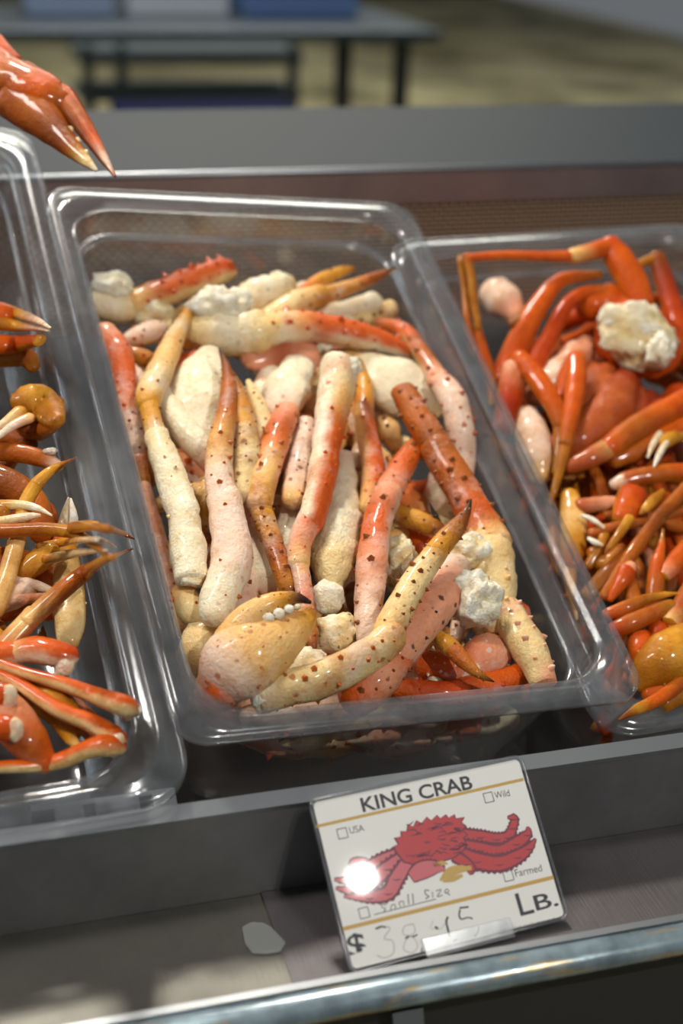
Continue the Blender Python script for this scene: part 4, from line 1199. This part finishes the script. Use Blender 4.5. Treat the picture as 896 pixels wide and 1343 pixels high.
TH_ = [  # thin legs of the front tangle: label, points
    ('bright orange leg stump with a cut flat face in the tangle', [(830, 650, 4, 40, 'r'), (822, 668, 6, 38, 'o'), (812, 684, 6, 22, 'o')]),
    ('golden leg tip pointing down from the cut orange stump', [(826, 680, 12, 14, 'y'), (814, 698, 12, 13, 'g'), (800, 718, 10, 9, 'g'), (794, 726, 9, 3, 'n')]),
    ('golden leaf-shaped leg tip above the tangle', [(870, 644, 14, 8, 'g'), (858, 656, 14, 16, 'g'), (846, 668, 13, 12, 'y'), (840, 674, 12, 4, 'g')]),
    ('long brown leg running up to the right edge of the tangle', [(792, 782, 2, 14, 't'), (830, 724, 10, 18, 't'), (866, 676, 14, 18, 'n'), (910, 630, 16, 18, 't')]),
    ('orange leg fragment with a frosted white end', [(800, 786, 2, 10, 'o'), (814, 764, 8, 20, 'o'), (822, 750, 10, 26, 'r'), (828, 742, 10, 16, 'p')]),
    ('upright tan leg rising to a needle in the tangle', [(858, 800, 2, 24, 't'), (860, 770, 8, 24, 't'), (862, 742, 12, 20, 'o'), (868, 716, 14, 10, 'o'), (870, 694, 15, 3, 'g')]),
    ('second upright tan leg beside the frosted fragment', [(834, 830, -4, 24, 'r'), (832, 790, 2, 22, 't'), (828, 760, 4, 18, 't')]),
    ('level golden leg ending in a fine straight point', [(796, 806, 6, 16, 'o'), (824, 796, 10, 20, 't'), (846, 786, 12, 15, 'g'), (872, 780, 13, 9, 'y'), (890, 778, 13, 3, 'y')]),
    ('orange leg with a chipped white end lying below the level golden leg', [(806, 826, 6, 22, 'r'), (830, 816, 10, 26, 't'), (858, 804, 12, 22, 't'), (880, 796, 13, 22, 'g')]),
    ('thick orange leg joint under the chipped leg', [(846, 880, -4, 32, 'r'), (842, 850, 2, 36, 'o'), (838, 832, 4, 30, 'r')]),
    ('thick orange leg joint between the tan upright legs', [(872, 860, -4, 34, 'r'), (866, 834, 2, 34, 'r'), (862, 812, 4, 30, 'o')]),
    ('orange leg with ivory joint end beside the right edge of the tangle', [(905, 716, 12, 26, 'o'), (884, 740, 12, 26, 'o'), (870, 756, 12, 18, 'p')]),
    ('curved ivory and orange leg end low in the tangle', [(910, 770, 10, 30, 'q'), (892, 800, 12, 28, 'q'), (880, 818, 12, 24, 'f')]),
    ('orange leg slanting down to the near corner with a golden tip', [(920, 866, 6, 22, 't'), (888, 900, 8, 20, 't'), (858, 920, 10, 18, 'o'), (836, 930, 12, 15, 'y'), (812, 944, 13, 3, 'n')]),
    ('ochre leg lying along the front wall of the orange pan', [(930, 880, 2, 28, 'g'), (896, 906, 2, 30, 'g'), (868, 926, 0, 22, 'g')]),
    ('thin brown leg crossing high in the tangle', [(776, 700, 0, 14, 't'), (810, 690, 6, 14, 't'), (850, 684, 8, 13, 'n'), (900, 668, 10, 14, 't')]),
    ('slim orange leg against the wall in the tangle', [(772, 742, -6, 12, 'g'), (788, 716, 0, 16, 'g'), (796, 690, 2, 12, 'y')]),
    ('pale orange leg at the top of the tangle', [(762, 664, -4, 22, 'q'), (800, 660, 0, 20, 'p'), (824, 662, 2, 16, 'p')]),
    ('orange leg with a white scuffed shin at the tangle top', [(900, 618, 8, 24, 'o'), (860, 622, 6, 26, 't'), (820, 630, 2, 24, 'q'), (806, 636, 0, 16, 's')]),
    ('short amber leg in the middle of the tangle', [(772, 780, -6, 22, 'g'), (800, 752, 0, 26, 'n'), (824, 728, 2, 20, 't')]),
    ('amber leg with a darker band by the wall', [(778, 724, -8, 20, 't'), (796, 740, -4, 26, 'g'), (820, 720, 0, 22, 't')])]
for lab, pts in TH_:
    if len(pts) > 3:
        segs = [('propodus', pts[:-1], dict(ok)), ('dactyl', [pts[-2]] + [tuple((a + b) / 2 if not isinstance(a, str) else b for a, b in zip(pts[-2], pts[-1]))] + [pts[-1]], dict(ok))]
    else:
        segs = [('propodus', pts, dict(ok, ends=('round', 'cut'), cut='y'))]
    Rr('crab_leg_piece', lab, segs, lim=None)
for lab, pts in [('chalky white claw prong lying in the upper tangle', [(764, 676, 4, 5, 'w'), (778, 682, 6, 8, 'm'), (792, 692, 6, 5, 'm')]),
                 ('chalky white claw prong lying in the middle tangle', [(772, 706, 4, 5, 'w'), (780, 711, 5, 9, 'm'), (790, 715, 5, 5, 'm')])]:
    Rr('crab_claw_prong', lab, [('finger', pts, dict(ok, ven='m'))], cat='crab claw', lim=None)
Rr('crab_claw', 'golden serrated claw back at the near corner of the orange pan', [
    ('palm', [(838, 896, 0, 30, 'g'), (858, 876, 6, 60, 'g'), (884, 858, 10, 72, 'y'), (920, 838, 10, 60, 'g')], dict(ok, knob=.06, sp=26, spc='y', sps=5, tip='c', h=.5, ven='t', sides=16)),
    ('wrist', [(852, 912, -2, 26, 'o'), (880, 900, 0, 34, 't'), (920, 880, 0, 30, 't')], dict(ok))], cat='crab claw', lim=None)
filler(70, FR, (-0.115, 0.02), (-0.225, 0.06), lambda x, y, r: -0.018 - r.uniform(0, .06), (.0035, .0065),
       'oottgrn', 'gyft', 'crab_leg_piece', 'thin %(c)s crab leg buried in the orange tangle %(w)s', 'crab leg', 'thin legs in the orange tangle',
       (0.8, 0.6), (.035, .06), clampx=.122, clampy=.23, seed=31, what='orange crab pan')
filler(24, FR, (-0.10, 0.10), (-0.1, 0.20), lambda x, y, r: -0.050 - r.uniform(0, .05), (.008, .013),
       'qqrlop', 'pqfs', 'crab_leg_piece', 'stout %(c)s crab leg deep under the meaty crab section %(w)s', 'crab leg', 'stout legs under the crab section',
       (0.8, 0.9), (.045, .07), clampx=.118, clampy=.22, seed=41, what='orange crab pan')
filler(24, FR, (0.02, 0.11), (-0.21, 0.18), lambda x, y, r: -0.010 - r.uniform(0, .07), (.006, .011),
       'oottgr', 'gyft', 'crab_leg_piece', 'loose %(c)s crab leg away from the tangle %(w)s', 'crab leg', 'legs on the far side of the orange pan',
       (1.0, 0.9), (.04, .07), clampx=.12, clampy=.225, seed=51, what='orange crab pan')

# ================================================================== PRICE SIGN
SO = np.array([-0.072, -0.4045, -0.0325])
SX = np.array([0.9972, 0.074, -0.0097]); SX /= np.linalg.norm(SX)
SN = np.array([0.032, -0.307, 0.951]); SN -= SX * (SN @ SX); SN /= np.linalg.norm(SN)
SY = np.cross(SN, SX)
SWD, SHT = 0.1400, 0.1015
# where a spot of the card sits, from its four corners in a photo crop
src = np.array([(40, 192), (697, 50), (858, 548), (200, 720)], float)
dst = np.array([(0, SHT), (SWD, SHT), (SWD, 0), (0, 0)], float)
A, B_ = [], []
for (x, y), (u, v_) in zip(src, dst):
    A.append([x, y, 1, 0, 0, 0, -u * x, -u * y]); B_.append(u)
    A.append([0, 0, 0, x, y, 1, -v_ * x, -v_ * y]); B_.append(v_)
Hh = np.append(np.linalg.solve(np.array(A), np.array(B_)), 1).reshape(3, 3)


def suv(x, y):
    q = Hh @ np.array([x, y, 1.0])
    return q[:2] / q[2]


def SP(u, v_, h):
    return W(SO + SX * u + SY * v_ + SN * h)


sign = thing('price_sign', SP(SWD / 2, 0, 0), 'white laminated KING CRAB price card leaning on the steel ledge', 'price sign')
M['paper'] = plain('card_paper', (246, 245, 238), 0.55)
M['ink'] = plain('black_ink', (26, 28, 34), 0.5)
M['gold'] = plain('gold_print', (206, 164, 74), 0.5)
M['marker'] = plain('worn_marker', (84, 84, 84), 0.6)
M['marker_faint'] = plain('faint_marker', (196, 194, 186), 0.6)
M['crab_red'] = plain('printed_red', (196, 52, 58), 0.5)
M['crab_dark'] = plain('printed_maroon', (112, 30, 56), 0.5)
M['crab_pink'] = plain('printed_pink', (214, 104, 112), 0.5)
M['crab_yellow'] = plain('printed_ochre', (206, 168, 84), 0.5)


def rr2(u0, u1, v0, v1, r, n=5):
    pts = []
    for cx, cy, a0 in ((u1 - r, v1 - r, 0), (u0 + r, v1 - r, 90), (u0 + r, v0 + r, 180), (u1 - r, v0 + r, 270)):
        for k in range(n + 1):
            a = math.radians(a0 + 90 * k / n)
            pts.append((cx + r * math.cos(a), cy + r * math.sin(a)))
    return pts


def plate(name, pts, h0, h1, mat, parent=sign):
    n = len(pts)
    v = [SP(u, w_, h0) for u, w_ in pts] + [SP(u, w_, h1) for u, w_ in pts]
    f = [tuple(range(n))[::-1], tuple(range(n, 2 * n))] + [(i, (i + 1) % n, n + (i + 1) % n, n + i) for i in range(n)]
    return mk(name, v, f, mat, parent, smooth=False)


card = plate('card', rr2(0.0028, SWD - 0.0028, 0.0026, SHT - 0.0026, 0.003), 0.0006, 0.0010, 'paper')
plate('sleeve', rr2(0, SWD, 0, SHT, 0.006), 0.0, 0.0005, 'sleeve')
plate('sleeve', rr2(0, SWD, 0, SHT, 0.006), 0.00135, 0.0017, 'sleeve')
# sleeve edge: a raised bead all round
lo_, li_ = rr2(0, SWD, 0, SHT, 0.006), rr2(0.0018, SWD - 0.0018, 0.0018, SHT - 0.0018, 0.0045)
n = len(lo_)
v = [SP(u, w_, 0.0) for u, w_ in lo_] + [SP(u, w_, 0.0022) for u, w_ in lo_] + [SP(u, w_, 0.0024) for u, w_ in li_] + [SP(u, w_, 0.0) for u, w_ in li_]
f = []
for l in range(4):
    for i in range(n):
        j = (i + 1) % n
        f.append((l * n + i, l * n + j, ((l + 1) % 4) * n + j, ((l + 1) % 4) * n + i))
mk('sleeve_edge', v, f, 'rim', sign)
HP = 0.00102


def ribbon(name, pts, widths, mat, h=HP, parent=card, spike=0.0, seed=1):
    """flat printed stroke through crop points; widths in crop px"""
    P_ = np.array([suv(*q) for q in pts])
    k = SWD / 672.0
    wd = np.array(widths, float) * k / 2 if hasattr(widths, '__len__') else np.full(len(pts), widths * k / 2)
    n = max(8, len(pts) * 6)
    S_ = catmull(np.column_stack([P_, np.zeros(len(P_)), wd]), n)
    T_ = np.gradient(S_[:, :2], axis=0)
    T_ /= np.linalg.norm(T_, axis=1)[:, None] + 1e-12
    N_ = np.column_stack([-T_[:, 1], T_[:, 0]])
    rg = random.Random(seed)
    L_, R_ = [], []
    for i in range(n):
        a = 1 + (spike * (1 if i % 2 else -.2) if 0 < i < n - 1 else 0)
        L_.append(S_[i, :2] + N_[i] * S_[i, 3] * a)
        R_.append(S_[i, :2] - N_[i] * S_[i, 3] * (1 + (spike * (1 if (i + 1) % 2 else -.2) if 0 < i < n - 1 else 0)))
    v = [SP(q[0], q[1], h) for q in L_] + [SP(q[0], q[1], h) for q in R_]
    f = [(i, n + i, n + i + 1, i + 1) for i in range(n - 1)]
    return v, f


def prints(name, strokes, mat, h=HP, spike=0.0):
    V, F = [], []
    for s in strokes:
        v, f = ribbon(name, s[0], s[1], mat, h, spike=spike, seed=len(V))
        F += [tuple(i + len(V) for i in q) for q in f]
        V += v
    return mk(name, V, F, mat, card, smooth=False)


def line(name, a, b, w, mat):
    return prints(name, [([a, ((a[0] + b[0]) / 2, (a[1] + b[1]) / 2), b], w)], mat)


line('gold_line', (72, 276), (706, 128), 9, 'gold')
line('gold_line', (172, 584), (806, 424), 11, 'gold')


def text(name, body, a, b, size, mat, off=0.0, shear=0.0, h=HP):
    cu = bpy.data.curves.new(name, 'FONT')
    cu.body = body
    cu.size = 1.0
    cu.offset = off
    cu.shear = shear
    tmp = bpy.data.objects.new(name, cu)
    COL.objects.link(tmp)
    bpy.context.view_layer.update()
    dg = bpy.context.evaluated_depsgraph_get()
    me = bpy.data.meshes.new_from_object(tmp.evaluated_get(dg))
    bpy.data.objects.remove(tmp, do_unlink=True)
    V = np.array([q.co[:] for q in me.vertices])
    F = [tuple(p_.vertices) for p_ in me.polygons]
    bpy.data.meshes.remove(me)
    A_, B2 = suv(*a), suv(*b)
    w0, h0 = V[:, 0].max() - V[:, 0].min(), 0.729
    ex = (B2 - A_)
    sx = np.linalg.norm(ex) / w0
    ex = ex / np.linalg.norm(ex)
    ey = np.array([-ex[1], ex[0]])
    sy = size * SWD / 672.0 / h0
    out = [SP(*(A_ + ex * (q[0] - V[:, 0].min()) * sx + ey * q[1] * sy), h) for q in V]
    return mk(name, out, F, mat, card, smooth=False)


text('title_lettering', 'KING CRAB', (216, 230), (553, 156), 41, 'ink', 0.022)
text('lettering', 'USA', (180, 297), (224, 288), 20, 'ink')
text('lettering', 'Wild', (622, 188), (667, 179), 21, 'ink')
text('lettering', 'Farmed', (692, 424), (772, 406), 22, 'ink')
text('unit_lettering', 'L', (710, 540), (752, 529), 66, 'ink', 0.008)
text('unit_lettering', 'B.', (757, 524), (824, 507), 44, 'ink', 0.012)
text('currency_sign', '$', (200, 668), (254, 655), 62, 'ink', 0.012)
text('fine_print', '© NORTH THE KNIFE MAN INC. 1991', (626, 597), (846, 545), 9, 'marker')
text('fine_print', 'MG', (584, 414), (600, 410), 9, 'ink')


def cbox(cx, cy, s=15):
    P_ = suv(cx, cy)
    r = s * SWD / 672
    o_, i_ = rr2(P_[0] - r, P_[0] + r, P_[1] - r, P_[1] + r, 0.0002, 1), rr2(P_[0] - r * .84, P_[0] + r * .84, P_[1] - r * .84, P_[1] + r * .84, 0.0002, 1)
    n = len(o_)
    v = [SP(*q, HP) for q in o_] + [SP(*q, HP) for q in i_]
    mk('check_box', v, [(i, (i + 1) % n, n + (i + 1) % n, n + i) for i in range(n)], 'ink', card, smooth=False)


cbox(156, 296); cbox(601, 184); cbox(669, 421); cbox(235, 535)
line('blank_line', (266, 540), (452, 492), 2.2, 'ink')
# worn handwriting: small size, 38.95
prints('handwriting', [([(300, 512), (290, 508), (288, 517), (299, 522), (296, 531)], 2.6), ([(316, 526), (318, 512), (328, 510), (330, 522)], 2.4),
       ([(346, 516), (340, 504), (352, 500), (356, 514)], 2.4), ([(370, 508), (366, 478)], 3.2), ([(384, 506), (380, 476)], 3.2),
       ([(430, 466), (418, 466), (420, 478), (430, 484), (420, 492)], 3.0), ([(442, 488), (440, 470)], 2.6), ([(450, 468), (466, 464), (456, 484), (472, 480)], 2.6), ([(478, 474), (490, 470), (484, 462), (478, 470), (494, 480)], 2.4)], 'marker')
prints('price_writing', [([(276, 584), (296, 576), (316, 580), (300, 610), (326, 618), (330, 652), (304, 668), (280, 660)], 3.4),
       ([(388, 566), (360, 574), (358, 598), (388, 606), (402, 634), (384, 652), (360, 640), (368, 612), (392, 590), (386, 566)], 3.0),
       ([(446, 556), (440, 578), (470, 580), (484, 560)], 2.0)], 'marker_faint')
prints('price_writing', [([(272, 582), (290, 575), (304, 578)], 5), ([(364, 610), (376, 602)], 5), ([(384, 606), (400, 598)], 4), ([(452, 574), (462, 580)], 6), ([(490, 544), (486, 560), (494, 590), (498, 604)], 6),
       ([(524, 518), (540, 516), (552, 514)], 5), ([(526, 522), (524, 540), (530, 552)], 5), ([(530, 552), (552, 546), (566, 550)], 4), ([(584, 572), (582, 590), (572, 602)], 4), ([(508, 616), (522, 610)], 4), ([(416, 636), (412, 654), (400, 660)], 3)], 'ink')
# printed crab
legsR = [([(520, 298), (580, 302), (630, 308), (664, 302), (678, 274), (682, 246), (660, 246)], [34, 30, 26, 26, 22, 18, 3]),
         ([(520, 330), (580, 342), (640, 348), (690, 322), (724, 294), (722, 272)], [34, 40, 34, 32, 22, 3]),
         ([(520, 352), (574, 376), (640, 384), (696, 362), (730, 336), (748, 308)], [30, 44, 40, 34, 20, 3]),
         ([(500, 360), (540, 384), (556, 402), (548, 416)], [30, 26, 20, 6])]
legsL = [([(350, 352), (290, 374), (230, 404), (180, 436), (138, 436)], [30, 34, 28, 20, 4]),
         ([(350, 366), (300, 400), (250, 446), (200, 468), (144, 462)], [34, 36, 34, 24, 4]),
         ([(360, 380), (330, 430), (306, 474), (250, 488), (170, 486)], [34, 40, 36, 26, 4]),
         ([(238, 374), (206, 376), (192, 388), (200, 412)], [4, 12, 16, 8])]
carap = [(326, 350), (318, 334), (332, 326), (320, 308), (340, 304), (338, 288), (356, 288), (358, 270), (376, 274), (384, 256), (400, 264), (414, 246), (428, 256), (444, 240), (454, 250), (470, 238), (478, 248), (496, 238), (500, 250),
         (526, 246), (518, 262), (532, 272), (522, 284), (538, 298), (526, 308), (536, 326), (528, 344), (500, 366), (450, 382), (400, 390), (352, 380)]
hh = HP
for grp_, mt_ in ((legsL, 'crab_pink'), (legsR, 'crab_red')):
    for a, b in grp_:
        hh += 0.000004
        prints('printed_leg', [(a, [w_ * 1.12 + 5 for w_ in b])], 'crab_dark', hh, .20)
        hh += 0.000004
        prints('printed_leg', [(a, [w_ * 0.86 for w_ in b])], mt_, hh, .06)
HP0 = hh
v = [SP(*np.mean([suv(*q) for q in carap], axis=0), hh + 0.000004)] + [SP(*(np.mean([suv(*q) for q in carap], axis=0) * -0.05 + 1.05 * suv(*q)), hh + 0.000004) for q in carap]
mk('printed_shell', v, [(0, 1 + i, 1 + (i + 1) % len(carap)) for i in range(len(carap))][::-1], 'crab_dark', card, smooth=False)
cp = [suv(*q) for q in carap]
cen = np.mean(cp, axis=0)
v = [SP(*cen, HP0 + 0.000008)] + [SP(*q, HP0 + 0.000008) for q in cp]
mk('printed_crab', v, [(0, 1 + i, 1 + (i + 1) % len(cp)) for i in range(len(cp))][::-1], 'crab_red', card, smooth=False)
prints('printed_crab', [([(372, 430), (400, 408), (440, 396), (476, 400)], [34, 52, 44, 14])], 'crab_dark', HP0 + 0.0000085, .1)
prints('printed_crab', [([(374, 428), (402, 408), (440, 398), (474, 402)], [28, 44, 36, 8])], 'crab_pink', HP0 + 0.000016, .05)
prints('printed_crab', [([(440, 392), (466, 384), (484, 386)], [10, 12, 3]), ([(462, 436), (490, 412), (520, 402), (556, 398)], [6, 26, 22, 12]), ([(470, 440), (500, 432), (530, 420)], [4, 14, 8])], 'crab_yellow', HP0 + 0.000016, .1)
hat = []
rg = random.Random(4)
for k in range(40):
    x, y = rg.uniform(340, 520), rg.uniform(262, 366)
    hat.append(([(x, y), (x + rg.uniform(8, 26), y + rg.uniform(-10, 6)), (x + rg.uniform(20, 40), y + rg.uniform(-12, 8))], [2, rg.uniform(3, 6), 1]))
for a, b in legsR + legsL[:3]:
    for k in range(1, len(a) - 1):
        x, y = a[k]
        hat.append(([(x - 14, y + 4), (x, y + 6), (x + 14, y + 2)], [1, 4, 1]))
prints('printed_crab', hat, 'crab_dark', HP0 + 0.00002)
# clear holder: channel in front of the card's foot and a foot bar behind it
u0, u1 = suv(425, 660)[0], suv(690, 600)[0]
pts = []
v, f = [], []
def sbox(name, u0, u1, v0, v1, h0, h1, mat, parent=sign):
    vv = [SP(u, w_, h) for h in (h0, h1) for w_ in (v0, v1) for u in (u0, u1)]
    ff = [(0, 2, 3, 1), (4, 5, 7, 6), (0, 1, 5, 4), (2, 6, 7, 3), (0, 4, 6, 2), (1, 3, 7, 5)]
    o = mk(name, vv, ff, mat, parent, smooth=False)
    bev(o, 0.0005)
    return o
sbox('holder_channel', u0, u1, -0.0008, 0.0095, 0.0026, 0.0042, 'rim')
sbox('holder_channel', u0, u1, -0.0022, -0.0008, -0.002, 0.0042, 'rim')
sbox('holder_foot', u0 + 0.002, u1 + 0.030, 0.0015, 0.003, -0.012, -0.001, 'rim')

# ------------------------------------------------------------------ small things on the case
# dried water mark on the ledge
def on_ledge(px, py, h=0.0):
    n2 = np.array([0, UPV[0], UPV[1]])
    p0 = np.array([0, lb[0], lb[1]]) + n2 * (h)
    d = ray(px, py)
    s = (n2 @ (p0 - CAM)) / (n2 @ d)
    return W(CAM + d * s)


wm = [(318, 1216), (330, 1209), (346, 1210), (356, 1216), (366, 1226), (375, 1236), (368, 1248), (350, 1251), (332, 1250), (322, 1238)]
ctr = on_ledge(344, 1231, 0.0018)
v = [ctr] + [on_ledge(x, y, 0.0014) for x, y in wm]
m, nt, p, out = new_mat('dried_water')
p.inputs['Base Color'].default_value = lin((150, 152, 150)) + (1,)
p.inputs['Roughness'].default_value = 0.3
p.inputs['Alpha'].default_value = 0.55
M['water'] = m
mk('water_mark', v, [(0, 1 + i, 1 + (i + 1) % len(wm)) for i in range(len(wm))][::-1], 'water', case)
# perforated rack strip behind the dam
rack = thing('rack_strip', W((-0.20, -0.272, -0.03)), 'grey perforated rack strip poking up behind the dam', 'rack')
def rbox(name, x0, x1, y0, y1, z0, z1, mat):
    vv, ff = box_vf(x0, x1, y0, y1, z0, z1)
    return mk(name, W(vv), ff, mat, rack, smooth=False)
rbox('bar', -0.235, -0.150, -0.2915, -0.2895, -0.030, -0.024, 'steel_light')
rbox('bar', -0.235, -0.150, -0.276, -0.273, -0.034, -0.028, 'steel_light')
for a, b in ((-0.222, -0.205), (-0.198, -0.172), (-0.164, -0.150)):
    rbox('bridge', a, b, -0.2895, -0.276, -0.034, -0.028, 'steel_light')
rbox('hole_shade', -0.235, -0.150, -0.2915, -0.273, -0.040, -0.0345, 'black')  # black plate stands in for the shade inside the strip's holes

# ================================================================== BACKGROUND HALL
def wray(px, py):
    return RW @ ray(px, py)


def aty(px, py, Y):
    d = wray(px, py)
    return CAMW + d * ((Y - CAMW[1]) / d[1])


def wbox(name, x0, x1, y0, y1, z0, z1, mat, parent=None, b=0.0):
    vv, ff = box_vf(x0, x1, y0, y1, z0, z1)
    o = mk(name, vv, ff, mat, parent, smooth=False)
    if b: bev(o, b)
    return o


YT = 3.5
e = aty(580, 40, YT)
ztop = float(e[2])
xr_ = float(e[0])
M['table'] = steel('table_steel', (84, 95, 104), 0.35)
M['leg_dark'] = plain('dark_table_leg', (16, 20, 24), 0.45)
M['leg_grey'] = plain('grey_rack_post', (84, 94, 100), 0.4, 0.5)
tb = thing('work_table', (xr_ - 1.3, YT + 0.35, 0), 'long steel work table with dark legs standing behind the case', 'table')
wbox('table_top', xr_ - 2.6, xr_, YT, YT + 0.75, ztop - 0.035, ztop, 'table', tb, 0.004)
for px in (450, 526):
    q = aty(px, 90, YT + (0.08 if px == 526 else 0.16))
    wbox('leg', q[0] - 0.022, q[0] + 0.022, q[1] - 0.022, q[1] + 0.022, 0.0, ztop - 0.035, 'leg_dark', tb)
for x in (xr_ - 2.5, xr_ - 2.2):
    wbox('leg', x - 0.022, x + 0.022, YT + 0.6, YT + 0.644, 0.0, ztop - 0.035, 'leg_dark', tb)
rk = thing('shelf_rack', (float(aty(250, 90, 4.6)[0]), 4.7, 0), 'grey metal shelf rack seen under the work table', 'shelf')
za, zb = float(aty(250, 66, 4.6)[2]), float(aty(250, 122, 4.6)[2])
xa, xb = float(aty(105, 90, 4.6)[0]), float(aty(395, 90, 4.6)[0])
for px in (116, 160, 384):
    q = aty(px, 100, 4.62)
    wbox('post', q[0] - 0.02, q[0] + 0.02, 4.60, 4.64, 0.0, za + 0.02, 'leg_grey', rk)
wbox('shelf', xa, xb, 4.58, 4.95, za - 0.05, za, 'leg_grey', rk)
wbox('shelf', xa, xb, 4.58, 4.95, zb - 0.03, zb, 'leg_grey', rk)
bn = thing('storage_bin', (float(aty(295, 168, 2.7)[0]), 2.8, 0), 'navy blue plastic bin standing behind the counter', 'bin')
M['navy'] = plain('navy_plastic', (4, 8, 60), 0.9, spec=0.1)
xa, xb, zt = float(aty(170, 165, 2.7)[0]), float(aty(418, 165, 2.7)[0]), float(aty(300, 160, 2.7)[2])
wbox('body', xa + 0.02, xb - 0.02, 2.72, 3.05, 0.0, zt - 0.03, 'navy', bn, 0.01)
wbox('lid', xa, xb, 2.70, 3.07, zt - 0.03, zt, 'navy', bn, 0.008)
for k, (p0, p1, col, lab) in enumerate([(40, 150, (150, 170, 200), 'pale blue carton on the steel work table'), (170, 300, (205, 212, 222), 'whitish carton on the steel work table'), (320, 470, (96, 128, 178), 'mid blue carton on the steel work table')]):
    a, b = aty(p0, 10, YT + 0.4), aty(p1, 10, YT + 0.4)
    t = thing('carton', ((a[0] + b[0]) / 2, YT + 0.5, ztop), lab, 'box')
    mt = plain('carton_%d' % k, col, 0.6)
    wbox('body', a[0], b[0], YT + 0.40, YT + 0.68, ztop + 0.0005, ztop + 0.16, mt, t, 0.004)
    wbox('lid', a[0] - 0.006, b[0] + 0.006, YT + 0.394, YT + 0.686, ztop + 0.16, ztop + 0.20, mt, t, 0.004)

for o in bpy.data.objects:
    if '_o' in o: del o['_o']
